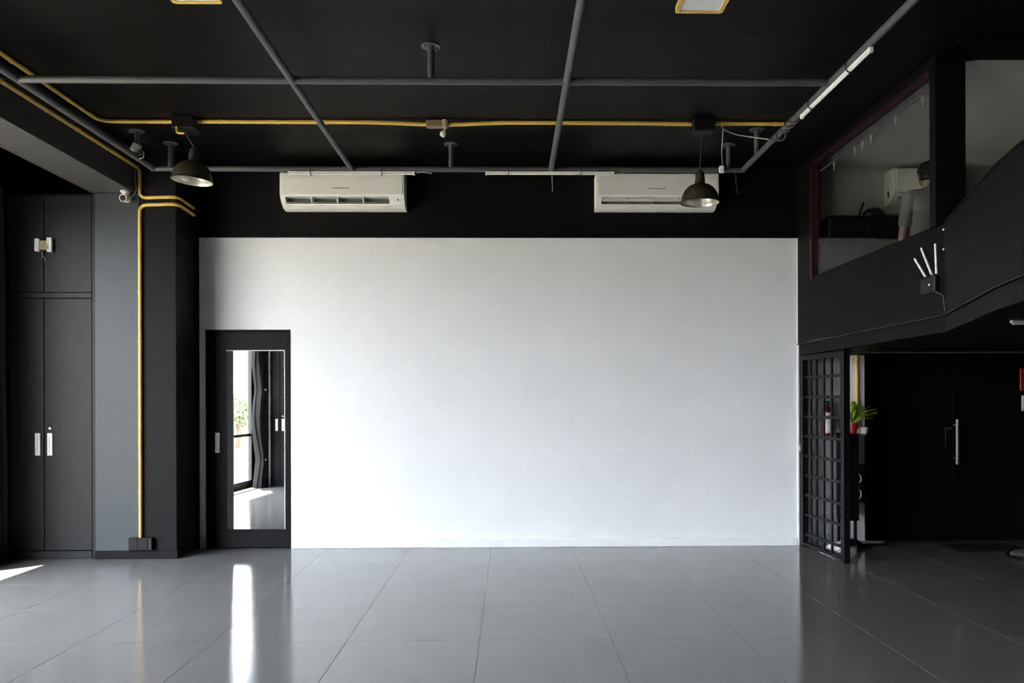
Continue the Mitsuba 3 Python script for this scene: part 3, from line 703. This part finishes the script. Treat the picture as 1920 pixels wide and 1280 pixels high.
# the person behind the glass
def chain(bones, r=0.012):
    m = m3.Manifold()
    for (a, ra), (b, rb) in bones:
        s = m3.Manifold.batch_hull([m3.Manifold.sphere(ra, 20).translate(list(map(float, a))), m3.Manifold.sphere(rb, 20).translate(list(map(float, b)))])
        m = m + s
    t = trimesh.Trimesh(*meshkit.arrays(m.refine_to_length(0.025))[:2]); t.merge_vertices()
    trimesh.smoothing.filter_taubin(t, iterations=12); return t


PY = 7.35
hc = at(1741, 327, y=PY); PXc = float(hc[0]); hz = float(hc[2]); fz = Z_B
H = hz + 0.11 - fz
J = lambda x, y, z: (PXc + x, PY - y, fz + z * H)
neck, chest, hip = J(0, 0.01, 0.835), J(0, 0.02, 0.72), J(0, 0.02, 0.52)
bones = [((J(0, 0.0, 0.93), 0.088), (J(0, -0.02, 0.895), 0.066)), ((J(0, 0.0, 0.90), 0.055), (neck, 0.055)), ((neck, 0.06), (chest, 0.125)),
         ((J(-0.08, 0.02, 0.75), 0.11), (J(0.08, 0.02, 0.75), 0.11)), ((J(-0.06, 0.02, 0.72), 0.115), (J(-0.06, 0.02, 0.53), 0.105)), ((J(0.06, 0.02, 0.72), 0.115), (J(0.06, 0.02, 0.53), 0.105))]
for s in (-1, 1):
    sh, el, wr = J(s * 0.175, 0.02, 0.795), J(s * 0.225, -0.0, 0.62), J(s * 0.235, -0.05, 0.48)
    bones += [((J(0, 0.02, 0.815), 0.05), (sh, 0.056)), ((sh, 0.056), (el, 0.042)), ((el, 0.042), (wr, 0.028))]
    hp, kn, an = J(s * 0.085, 0.02, 0.50), J(s * 0.09, 0.0, 0.28), J(s * 0.09, 0.03, 0.05)
    bones += [((hp, 0.09), (kn, 0.056)), ((kn, 0.056), (an, 0.038)), ((J(s * 0.09, 0.02, 0.024), 0.036), (J(s * 0.10, -0.15, 0.02), 0.03))]
    pm = np.array(J(s * 0.235, -0.07, 0.435))
    bones += [((wr, 0.026), (pm, 0.034))]
    for i in range(4):
        a = pm + [0, 0.024 - 0.016 * i, -0.025]; b = a + [0, 0.002, -0.036 - 0.004 * (i in (1, 2))]; c_ = b + [-s * 0.012, 0.004, -0.024 + 0.003 * i]
        bones += [((a, 0.010), (b, 0.009)), ((b, 0.009), (c_, 0.008))]
    bones += [((pm + [-s * 0.01, 0.03, 0.012], 0.012), (pm + [-s * 0.018, 0.052, -0.022], 0.010))]
bones += [((J(0, -0.085, 0.925), 0.012), (J(0, -0.10, 0.908), 0.014)), ((J(-0.088, 0.01, 0.915), 0.014), (J(-0.088, 0.01, 0.935), 0.014)), ((J(0.088, 0.01, 0.915), 0.014), (J(0.088, 0.01, 0.935), 0.014))]
k = thing('person', 'person with dark hair and grey shirt behind the mezzanine glass, half hidden by the post', 'person')
part(k, 'body', chain(bones), M_SKIN, True)
hair = trimesh.creation.icosphere(3, 1.0); v = np.array(hair.vertices); v = v * [0.1, 0.112, 0.105]
v[:, 2] = np.where((v[:, 1] > 0.03) & (v[:, 2] < 0.045), np.maximum(v[:, 2], 0.03), np.maximum(v[:, 2], -0.075)); hair.vertices = v; hair.apply_translation(J(0, 0.012, 0.94))
part(k, 'hair', hair, M_HAIR, True)
def cloth(bs, extra):
    return chain([((a, ra + extra), (b, rb + extra)) for (a, ra), (b, rb) in bs])
sb = [bones[2], bones[3], bones[4], bones[5]]
for s in (-1, 1):
    sh, el = J(s * 0.175, 0.02, 0.795), J(s * 0.225, -0.0, 0.62)
    sb += [((J(0, 0.02, 0.815), 0.05), (sh, 0.056)), ((sh, 0.056), (tuple(np.array(sh) * 0.2 + np.array(el) * 0.8), 0.048))]
sb[0] = ((J(0, 0.012, 0.822), 0.064), (chest, 0.125))
part(k, 'shirt', cloth(sb, 0.012), M_SHIRT, True, label='grey shirt')
tb_ = []
for s in (-1, 1):
    hp, kn, an = J(s * 0.085, 0.02, 0.50), J(s * 0.09, 0.0, 0.28), J(s * 0.09, 0.03, 0.07)
    tb_ += [((hp, 0.095), (kn, 0.06)), ((kn, 0.06), (an, 0.05))]
tb_ += [((J(-0.05, 0.02, 0.52), 0.112), (J(0.05, 0.02, 0.52), 0.112))]
part(k, 'trousers', cloth(tb_, 0.012), M_PLASTIC_D, True)
part(k, 'eyes', cat(*[trimesh.creation.icosphere(1, 0.010).apply_translation(J(s * 0.034, -0.082, 0.928)) for s in (-1, 1)]), M_HAIR, True)
part(k, 'mouth', box(np.array(J(-0.024, -0.094, 0.893)), np.array(J(0.024, -0.080, 0.897)), 0.002), M_RED)

# router on the parapet
k = thing('router', 'black wireless router with three white antennas on the mezzanine parapet', 'router')
r0, r1 = at(1734, 553, x=XR), at(1761, 515, x=XR)
part(k, 'body', box((XR - 0.036, r1[1], r0[2]), (XR - 0.001, r0[1], r1[2]), 0.008), M_PLASTIC_D)
part(k, 'light', box((XR - 0.0375, float(at(1742, 534, x=XR - 0.036)[1]) - 0.008, float(at(1742, 534, x=XR - 0.036)[2]) - 0.006), (XR - 0.036, float(at(1742, 534, x=XR - 0.036)[1]) + 0.008, float(at(1742, 534, x=XR - 0.036)[2]) + 0.006)), M_PAPER)
for (a, b) in (((1735, 518), (1715, 485)), ((1747, 514), (1727, 465)), ((1756, 513), (1753.5, 457))):
    p, q = at(*a, x=XR - 0.02), at(*b, x=XR - 0.02)
    part(k, 'antenna', tube([p, q], [0.0085, 0.007], 10), M_PLASTIC_W, 40, label='white antenna')
part(k, 'cable', tube(rounded([[XR - 0.012, r1[1] + 0.05, r0[2] + 0.01], at(1769, 553, x=XR - 0.012), at(1772, 582, x=XR - 0.012)], 0.02), 0.006, 8), M_WIRE_D, 40)
p = at(1770, 467, x=XR - 0.01); s = trimesh.creation.icosphere(2, 0.010); s.apply_translation(p); solo('cable_clip', s, M_STEEL, 'tiny bright clip beside the router antennas', 'clip', smooth=True)
# faint grey scuffed lettering low on the parapet, too small to read in the photograph
rg = random.Random(11)
def marks(parent, p, q, n, off, bsdf, label):
    """A row of tiny raised strokes from p to q, as faint as the unreadable lettering in the photograph."""
    p, q = np.array(p), np.array(q); L = np.linalg.norm(q - p); u = (q - p) / L; nr = np.array(off); bits = []
    for i in range(n):
        a, b = L * i / n, L * (i + 0.72) / n; h = rg.choice((0.012, 0.018, 0.022))
        c8 = [p + u * x + nr * y + np.array([0, 0, z]) for x in (a, b) for y in (0, 0.0015) for z in (0, h)]
        bits.append(hull(c8))
    part(parent, 'lettering', cat(*bits), bsdf, label=label)


marks('mezzanine_parapet', at(1514, 643, x=XR), at(1545, 636, x=XR), 9, (-1, 0, 0), M_IRONL, 'faint tiny grey lettering')
# ------------------------------------------------------------------ under the mezzanine
X_WP = float(at(1588, 850, y=YW)[0])
struct('wall_entrance', box((WX1 + 0.008, YW, 0), (X_WP, YW + 0.2, Z_S)), M_GREYDARK, 'grey wall behind the lattice screen, white beside the doors', 'wall')
part('wall_entrance', 'white_pier', box((X_WP, YW - 0.002, 0), (X_PIER, YW + 0.2, Z_S)), M_WHITE, label='narrow white pier')
struct('wall_side', box((XE, YB - 0.2, 0), (XE + 0.2, YD + 0.3, ZC)), M_BLACK, 'black side wall out of view at the right', 'wall')
struct('wall_rear', box((XL - 0.2, YB - 0.2, 0), (XE + 0.2, YB, ZC)), M_CHAR, 'charcoal wall behind the photographer', 'wall')
struct('wall_lobby', box((X_PIER, YD, 0), (XE, YD + 0.2, Z_S)), M_BLACK, 'black wall holding the entrance doors', 'wall')
Dn = 'door_2'
labels[Dn] = {'label': 'black double entrance doors with a steel bar handle', 'category': 'door', 'kind': 'structure'}
ex0, exm, ex1 = X_PIER + 0.02, float(at(1782, 850, y=YD)[0]), float(at(1918, 850, y=YD)[0])
for a, b in ((ex0, exm), (exm, ex1)):
    d = part(Dn, 'leaf', box((a + 0.001, YD - 0.045, 0.008), (b - 0.001, YD, 1.80), 0.001), M_DOOR)
    if a == exm:
        hx = float(at(1795, 830, y=YD - 0.1)[0]); z0, z1_ = float(at(1795, 870, y=YD - 0.1)[2]), float(at(1795, 786, y=YD - 0.1)[2])
        part(d, 'handle', cat(tube([[hx, YD - 0.1, z0], [hx, YD - 0.1, z1_]], 0.017, 12), *[tube([[hx, YD - 0.1, z], [hx, YD - 0.04, z]], 0.01, 8) for z in (z0 + 0.06, z1_ - 0.06)]), M_STEELD, 40, label='upright steel bar handle')
    else:
        q = at(1776, 818, y=YD - 0.05)
        e = part(d, 'lock', box((q[0] - 0.022, YD - 0.055, q[2] - 0.11), (q[0] + 0.022, YD - 0.045, q[2] + 0.11), 0.004), M_IRON)
        part(e, 'lever', tube(rounded([[q[0], YD - 0.055, q[2] + 0.085], [q[0], YD - 0.09, q[2] + 0.085], [q[0] + 0.03, YD - 0.09, q[2] + 0.085]], 0.01), 0.007, 8), M_STEEL, 40)
marks(Dn, at(1655, 684, y=YD - 0.046), at(1690, 683, y=YD - 0.046), 7, (0, -1, 0), M_REDWOOD, 'faint dark red lettering')
marks(Dn, at(1864, 682, y=YD - 0.046), at(1900, 682, y=YD - 0.046), 8, (0, -1, 0), M_IRONL, 'faint grey lettering')
part(Dn, 'frame', cat(box((X_PIER, YD - 0.06, 0), (ex0, YD, Z_S)), box((ex1, YD - 0.06, 0), (ex1 + 0.05, YD, Z_S)), box((ex0, YD - 0.06, 1.803), (ex1, YD, Z_S))), M_DOOR)
# conduit on the white pier
q = at(1607, 720, y=YW - 0.02)
solo('conduit', tube([[q[0], YW - 0.018, 1.16], [q[0], YW - 0.018, Z_S]], 0.0165, 10), M_YELLOW, 'vertical yellow conduit on the white pier above the plant', 'conduit', smooth=40)
q = at(1750, 661.5, z=Z_S - 0.012)
solo('cable_trunking', box((3.04, q[1] - 0.012, Z_S - 0.012), (XE, q[1] + 0.012, Z_S - 0.0005), 0.003), M_PIPE, 'thin grey cable trunking on the soffit before the entrance doors', 'trunking')
q = at(1905, 605, z=Z_S - 0.015)
k = thing('tube_lamp', 'thin pale unlit lamp on the soffit at the right edge of the picture', 'tube lamp')
part(k, 'housing', box((q[0] - 0.03, q[1] - 0.012, Z_S - 0.016), (q[0] + 0.6, q[1] + 0.012, Z_S - 0.0005), 0.003), M_WIRE)
part(k, 'tube', tube([[q[0] - 0.02, q[1], Z_S - 0.021], [q[0] + 0.59, q[1], Z_S - 0.021]], 0.005, 10), M_WIRE, 40)

# lattice screen
P0, P1 = at(1508, 1024.5, z=0), at(1585.5, 1055, z=0)
P0[1] = YW - 0.03
ux = (P1 - P0); LS = float(np.linalg.norm(ux)); ux /= LS
FR = np.eye(4); FR[:3, 0] = ux; FR[:3, 1] = np.cross([0, 0, 1], ux); FR[:3, 2] = [0, 0, 1]; FR[:3, 3] = P0
def lat(parent, nm, lo, hi, c=0.003):
    m = box(lo, hi, c); m.apply_transform(FR); return part(parent, nm, m, M_IRON)
k = thing('lattice_screen', 'black lattice screen standing at the right end of the white wall', 'screen')
ZT = Z_S - 0.004
lat(k, 'stile', (0, -0.03, 0), (0.055, 0.03, ZT)); lat(k, 'stile', (LS - 0.028, -0.032, 0), (LS + 0.028, 0.032, ZT))
lat(k, 'top_rail', (0.055, -0.025, ZT - 0.05), (LS - 0.028, 0.025, ZT)); lat(k, 'bottom_rail', (0.055, -0.025, 0.02), (LS - 0.028, 0.025, 0.05))
def along(px):
    d = _f * FOC + _r * (px - PPX)
    return float((P0[0] * d[1] - P0[1] * d[0]) / (ux[1] * d[0] - ux[0] * d[1]))
us = [along(px) for px in (1520.5, 1531, 1545, 1559.5)]
for u in us: lat(k, 'upright', (u - 0.009, -0.010, 0.05), (u + 0.009, 0.010, ZT - 0.05), 0.002)
for i in range(9):
    z = 1.672 - 0.1925 * i
    e = [0.055] + us + [LS - 0.028]
    b = cat(*[box((e[j] + (0.009 if j else 0), -0.009, z - 0.013), (e[j + 1] - (0.009 if j < 4 else 0), 0.009, z + 0.013)) for j in range(5)])
    b.apply_transform(FR); part(k, 'crossbar', b, M_IRON)
hz = at(1503.5, 840, y=YW - 0.06)
m = box((0.0, -0.036, hz[2] - 0.03), (0.02, -0.03, hz[2] + 0.03)); m.apply_transform(FR); part(k, 'hinge', m, M_STEEL)

# fire extinguisher on the pier behind the lattice
q = at(1552.5, 790, y=YW - 0.09)
k = thing('fire_extinguisher', 'red fire extinguisher with a white label behind the lattice screen', 'fire extinguisher')
E = lambda m: m.apply_transform(trimesh.transformations.translation_matrix([q[0], YW - 0.058, 1.095]) @ np.diag([0.76, 0.76, 0.76, 1]))
part(k, 'cylinder', E(lathe([(0, 0), (0.06, 0), (0.066, 0.01), (0.066, 0.32), (0.055, 0.36), (0.03, 0.39), (0.022, 0.40), (0, 0.40)], 28)), M_REDX, 40)
lab = lathe([(0.0668, 0.04), (0.0668, 0.24)], 28)
lab = trimesh.Trimesh(lab.vertices, [f for f in lab.faces if lab.vertices[f][:, 1].mean() < -0.02 and abs(lab.vertices[f][:, 0].mean()) < 0.045], process=False)
part(k, 'label', E(lab), M_PAPER, True, label='white label')
lab2 = lathe([(0.0668, 0.262), (0.0668, 0.305)], 28)
lab2 = trimesh.Trimesh(lab2.vertices, [f for f in lab2.faces if lab2.vertices[f][:, 1].mean() < -0.02 and abs(lab2.vertices[f][:, 0].mean()) < 0.035], process=False)
part(k, 'label', E(lab2), M_PAPER, True)
part(k, 'valve', E(cat(trimesh.creation.cylinder(0.02, 0.05, sections=16).apply_translation([0, 0, 0.42]), box((-0.015, -0.09, 0.445), (0.015, 0.02, 0.455)), box((-0.012, -0.08, 0.42), (0.012, 0.0, 0.428)))), M_PLASTIC_D)
part(k, 'hose', E(tube(rounded([[0.02, -0.01, 0.42], [0.085, -0.02, 0.40], [0.078, -0.03, 0.2], [0.072, -0.035, 0.12]], 0.05), 0.009, 8)), M_PLASTIC_D, 40)
part(k, 'bracket', E(box((-0.03, 0.066, 0.2), (0.03, 0.0745, 0.26))), M_IRON)

# drawer stand, plant
YS = YW - 0.05
sx0, sx1 = float(at(1594, 900, y=YS - 0.26)[0]), float(at(1623, 900, y=YS - 0.26)[0])
zz = lambda py: float(at(1608, py, y=YS - 0.26)[2])
k = thing('drawer_stand', 'narrow black stand with two ring-handled drawers against the white pier', 'drawer stand')
sxm = float(at(1611, 900, y=YS - 0.26)[0])
part(k, 'side_panel', box((sx0 - 0.03, YS - 0.26, zz(976)), (sxm, YS, zz(816)), 0.004), M_DOOR)
part(k, 'drawer_case', box((sxm, YS - 0.24, zz(943)), (sx1, YS, zz(872)), 0.004), M_DOOR)
for pya, pyb, pyh in ((905.5, 874, 897), (941, 908.5, 926)):
    d = part(k, 'drawer', box((sxm + 0.005, YS - 0.256, zz(pya)), (sx1 - 0.005, YS - 0.24, zz(pyb)), 0.002), M_DOOR)
    hxx, hzz = float(at(1612, pyh, y=YS - 0.26)[0]), zz(pyh)
    part(d, 'pull', tube([[hxx + 0.022 * math.sin(t) - 0.01, YS - 0.262 - 0.004 * math.sin(t), hzz + 0.042 * math.cos(t)] for t in np.linspace(0.1, math.pi - 0.1, 12)], 0.006, 8), M_STEELD, 40, label='curved steel pull')
for a in (sx0 - 0.015, sxm - 0.03):
    for y in (YS - 0.24, YS - 0.02): part(k, 'leg', box((a - 0.012, y - 0.012, 0), (a + 0.012, y + 0.012, zz(976)), 0.002), M_DOOR)
part(k, 'top', box((sx0 - 0.04, YS - 0.27, zz(816)), (sxm + 0.01, YS, zz(816) + 0.016), 0.004), M_DOOR)
zt = zz(816) + 0.016
pc = at(1599, 806, y=YS - 0.16)
k = thing('potted_plant', 'green leafy plant in a red pot on the black stand', 'potted plant')
part(k, 'pot', lathe([(0, 0), (0.036, 0), (0.05, 0.085), (0.054, 0.088), (0.054, 0.10), (0.046, 0.10), (0.044, 0.086), (0, 0.086)], 28).apply_translation([pc[0], YS - 0.16, zt]), M_RED, 40, label='red pot')
part(k, 'soil', lathe([(0, 0.088), (0.0435, 0.088)], 20).apply_translation([pc[0], YS - 0.16, zt]), M_BROWN)
rg = random.Random(3)
for i in range(70):
    a = rg.uniform(0, 2 * math.pi); reach = rg.uniform(0.03, 0.22); hgt = rg.uniform(0.08, 0.27) * (1.15 - reach * 2.2)
    base = np.array([pc[0], YS - 0.16, zt + 0.088]); d = np.array([math.cos(a) + 0.5, math.sin(a) * 0.7, 0]); d /= np.linalg.norm(d)
    n = 7; pts = [base + d * reach * t + np.array([0, 0, hgt * 1.6 * t - hgt * 0.75 * t * t]) for t in np.linspace(0, 1, n)]
    side = np.cross(d, [0, 0, 1]); wd = rg.uniform(0.009, 0.017)
    v = []
    for t, p in zip(np.linspace(0, 1, n), pts):
        w_ = wd * (0.12 + abs(math.sin(math.pi * t)) ** 0.7 * t * 1.1); v += [p + side * w_ + [0, 0, 0.004], p - [0, 0, 0.002], p - side * w_ + [0, 0, 0.004]]
    f = []
    for j in range(n - 1):
        for q_ in (0, 1): b = 3 * j + q_; f += [[b, b + 1, b + 4], [b, b + 4, b + 3]]
    v = np.array(v); v[:, 1] = np.clip(v[:, 1], YS - 0.30, YW - 0.012); v[:, 0] = np.maximum(v[:, 0], pc[0] - 0.07)
    part(k, 'leaf', trimesh.Trimesh(v, f, process=False), 'mat_leaf' if i % 3 == 0 else 'mat_leaf_light', True)
# pale bowl beside the pot
q = at(1620, 806, y=YS - 0.14)
br = thing('wall_shelf', 'small pale bracket shelf on the pier under the plant', 'shelf')
part(br, 'board', box((sxm + 0.012, YS - 0.2, zt - 0.016), (sx1 + 0.03, YW - 0.001, zt - 0.001), 0.003), M_PAPER)
part(br, 'bracket', box((sx1 - 0.035, YW - 0.05, zt - 0.09), (sx1 - 0.015, YW - 0.001, zt - 0.016), 0.002), M_PAPER)
solo('cup', lathe([(0, 0), (0.03, 0), (0.042, 0.06), (0.04, 0.06), (0.029, 0.004), (0, 0.004)], 24).apply_translation([q[0], YS - 0.14, zt - 0.001]), M_PAPER, 'pale grey cup beside the red plant pot', 'cup', smooth=40)

# shoes
def shoe(x, y, ang, bsdf, label, cat_='shoe', group=None, h=0.095, sole=M_PAPER, L=0.26):
    n = 22
    def section(t):
        w = 0.032 + 0.016 * math.sin(math.pi * min(1, t * 0.55 + 0.32)) - (0.02 * max(0, (t - 0.82) / 0.18) ** 2) - (0.014 * max(0, (0.1 - t) / 0.1) ** 2)
        z = h * (1.0 if t < 0.32 else 1.0 - 0.62 * smooth01((t - 0.32) / 0.45)) * (1 - 0.5 * max(0, (t - 0.88) / 0.12) ** 2)
        return w, z
    def smooth01(u): u = min(1, max(0, u)); return u * u * (3 - 2 * u)
    pts, f, m = [], [], 14
    for i in range(n + 1):
        t = i / n; w, z = section(t)
        for j in range(m):
            a = math.pi * j / (m - 1); pts.append([t * L - L / 2, w * math.cos(a), 0.018 + max(0.02, z - 0.018) * abs(math.sin(a)) ** 0.7])
    for i in range(n):
        for j in range(m - 1):
            a = i * m + j; f += [[a, a + 1, a + m + 1], [a, a + m + 1, a + m]]
    for b in (0, n * m):
        c = len(pts); pts.append(np.mean(pts[b:b + m], 0).tolist())
        for j in range(m - 1): f.append([c, b + j, b + j + 1] if b else [c, b + j + 1, b + j])
    up = trimesh.Trimesh(pts, f, process=False)
    import shapely
    out = shapely.Polygon([(i / n * L - L / 2, section(i / n)[0] + 0.004) for i in range(n + 1)] + [(i / n * L - L / 2, -section(i / n)[0] - 0.004) for i in range(n, -1, -1)])
    so = trimesh.creation.extrude_polygon(out.buffer(0.003), 0.02)
    R = trimesh.transformations.translation_matrix([x, y, 0.001]) @ trimesh.transformations.rotation_matrix(ang, [0, 0, 1])
    k = thing('shoe' if cat_ == 'shoe' else 'slipper', label, cat_, group)
    for nm, mm, b in (('upper', up, bsdf), ('sole', so, sole)):
        mm.apply_transform(R); part(k, nm, mm, b, 40)
    op = lathe([(0, 0), (0.026, 0), (0.028, 0.004), (0, 0.004)], 16); op.apply_transform(np.diag([1.5, 0.9, 1, 1])); op.apply_translation([-L * 0.28, 0, h - 0.006]); op.apply_transform(R); part(k, 'opening', op, M_PLASTIC_D)
    return k


for u, nm, b in ((0.33, 'white shoe behind the lattice screen, nearest the white wall', M_SHOE), (0.50, 'white shoe behind the lattice screen, in the middle of three', M_SHOE), (0.67, 'greyish shoe behind the lattice screen, nearest its free edge', M_SLIPPER)):
    q = P0 + ux * LS * u; shoe(q[0] + 0.145, q[1], math.pi + 0.1, b, nm, L=0.2, sole=b)
q = at(1631, 1021, z=0); shoe(q[0] + 0.02, q[1], 0.05, M_SLIPPER, 'flat grey slipper on the floor before the drawer stand', 'slipper', h=0.045, sole=M_PLASTIC_D)
q = at(1607, 1026, z=0); shoe(q[0], q[1] - 0.03, 0.25, M_PLASTIC_D, 'black shoe on the floor beside the grey slipper', sole=M_PLASTIC_D)
# doormat and slipper by the doors
a0, a1 = at(1763, 1021, z=0), at(1882, 1021, z=0); b0 = at(1785, 1034, z=0)
k = thing('doormat', 'dark doormat before the entrance doors', 'doormat')
part(k, 'pile', box((a0[0] - 0.02, b0[1], 0.001), (a1[0] + 0.05, a0[1] - 0.02, 0.014), 0.004), M_MAT)
part(k, 'border', cat(box((a0[0] - 0.035, b0[1] - 0.014, 0.001), (a1[0] + 0.065, b0[1], 0.008)), box((a0[0] - 0.035, b0[1], 0.001), (a0[0] - 0.02, a0[1] - 0.02, 0.008))), M_PLASTIC_D)
q = at(1918, 1046, z=0)
k = thing('bag', 'grey bag with a black strap lying on the floor at the right edge', 'bag')
bg = trimesh.creation.icosphere(3, 1.0); v = np.array(bg.vertices) * [0.15, 0.09, 0.04]; v[:, 2] = np.maximum(v[:, 2], -0.03); bg.vertices = v; bg.apply_translation([q[0] + 0.06, q[1] + 0.04, 0.032]); part(k, 'body', bg, M_BAG, True)
pth = [at(1915, 1034, z=0.02), at(1900, 1030, z=0.015), at(1887, 1035, z=0.012), at(1889, 1042, z=0.012), at(1900, 1046, z=0.012), at(1911, 1049, z=0.012)]
part(k, 'strap', tube(rounded(pth, 0.05), 0.011, 8), M_PLASTIC_D, 40, label='black strap')
# things at the right edge on the doors' far jamb
q0, q1 = at(1913, 735, y=YD - 0.07), at(1930, 690, y=YD - 0.07)
solo('red_tag', box((q0[0], YD - 0.075, q0[2] + 0.02), (q1[0], YD - 0.061, q1[2]), 0.003), M_RED, 'red tag hanging at the right edge of the picture', 'tag')
q0, q1 = at(1916, 770, y=YD - 0.07), at(1930, 741, y=YD - 0.07)
solo('paper_notice', box((q0[0], YD - 0.066, q0[2]), (q1[0], YD - 0.061, q1[2])), M_PAPER, 'pale notice at the right edge below the red tag', 'notice')

# ------------------------------------------------------------------ loose wires at the upper right
xw = px_k(1354)
q1, q2 = at(1356, 242, y=YK - 0.03), at(1355, 312, y=YR - 0.03)
k = thing('hanging_wire', 'thin grey wire dropping from the ceiling conduit to a white plug on the pipe', 'wire')
part(k, 'wire', tube(rounded([[xw, YK, ZK - 0.01], q1, at(1353, 285, y=YK + 0.2), q2], 0.05), 0.0045, 6), M_WIRE, 40)
q = at(1353, 317, y=YR - 0.035)
part(k, 'plug', box(q - [0.022, 0.018, 0.035], q + [0.022, 0.012, 0.03], 0.006), M_PLASTIC_W, label='white plug')
solo('hanging_wire', tube(rounded([q1, at(1368, 248, y=YK + 0.02), at(1382, 253, y=YK + 0.02), at(1410, 257, y=YK + 0.02), [PXR - 0.02, float(at(1446, 261, x=PXR)[1]), ZP + 0.02]], 0.1), 0.0045, 6), M_WIRE, 'thin grey wire sagging from the conduit to the right pipe', 'wire', smooth=40)
ya, ye = float(at(1450, 262, x=PXR)[1]), float(at(1492, 222, x=PXR)[1])
n = 90
pts = [[PXR + 0.0305 * math.cos(t), ya + (ye - ya) * i / n, ZP - 0.004 + 0.0305 * math.sin(t) - (0.03 if 26 < i < 40 and math.sin(t) < 0 else 0)] for i, t in enumerate(np.linspace(0, 5 * 2 * math.pi, n))]
solo('wrapped_cable', tube(pts, 0.0055, 6), M_PIPE, 'grey cable wound around the right pipe beside the tube lamp', 'cable', smooth=40)
q, e = at(1381, 323, y=YR - 0.02), at(1383, 364, y=YR - 0.02)
solo('hanging_wire', tube(rounded([[q[0], YR - 0.0, ZP - RP], [q[0], YR, ZP - 0.12], [e[0] + 0.01, YR, e[2]]], 0.03), 0.004, 6), M_WIRE_D, 'short dark wire end hanging below the right corner of the pipe frame', 'wire', smooth=40)
q, e = at(1035, 325, y=YR - 0.03), at(1036, 358, y=YR - 0.03)
solo('hanging_wire', tube([[q[0], YR - 0.026, ZP - RP - 0.005], [e[0], YR - 0.026, e[2]]], 0.004, 6), M_WIRE, 'short wire end hanging below the middle of the pipe frame', 'wire', smooth=40)
q = at(781, 320, y=YR - 0.012)
solo('hanging_wire', tube(rounded([[q[0] - 0.005, YR - 0.012, zb - 0.012], [q[0] + 0.05, YR - 0.02, zb - 0.004], [q[0] + 0.14, YR - 0.02, zb - 0.02]], 0.03), 0.004, 6), M_WIRE, 'lamp lead leaving the end of the left tube lamp', 'wire', smooth=40)

# ------------------------------------------------------------------ outside the windows
struct('ground', box((-45, -30, -0.35), (XL - 0.08, 40, -0.15)), M_PAVING, 'pale paving outside the windows', 'ground')
def tree(x, y, h, r, seed, label):
    rg = np.random.default_rng(seed)
    k = thing('tree', label, 'tree')
    part(k, 'trunk', tube([[x, y, -0.15], [x + 0.1, y, h * 0.4], [x, y + 0.1, h * 0.8]], [0.12, 0.09, 0.04], 10), M_BARK, True)
    n = 1500
    c = np.array([x, y, h]) + rg.normal(size=(n, 3)) * [r * 0.45, r * 0.45, r * 0.4]
    a, b = rg.normal(size=(n, 3)), rg.normal(size=(n, 3)); a /= np.linalg.norm(a, axis=1, keepdims=True); b -= a * (a * b).sum(1, keepdims=True); b /= np.linalg.norm(b, axis=1, keepdims=True)
    v = np.stack([c - a * 0.1, c + b * 0.045, c + a * 0.1, c - b * 0.045], 1).reshape(-1, 3); i = np.arange(n) * 4
    f = np.vstack([np.stack([i, i + 1, i + 2], 1), np.stack([i, i + 2, i + 3], 1)])
    part(k, 'foliage', trimesh.Trimesh(v, f, process=False), 'mat_leaf_pale', kind='stuff')


tree(-11.1, -12.2, 1.15, 0.55, 1, 'small pale leafy shrub outside, seen in the door mirror')
tree(-15.0, -5.5, 3.0, 1.8, 2, 'green tree outside beyond the window bay')
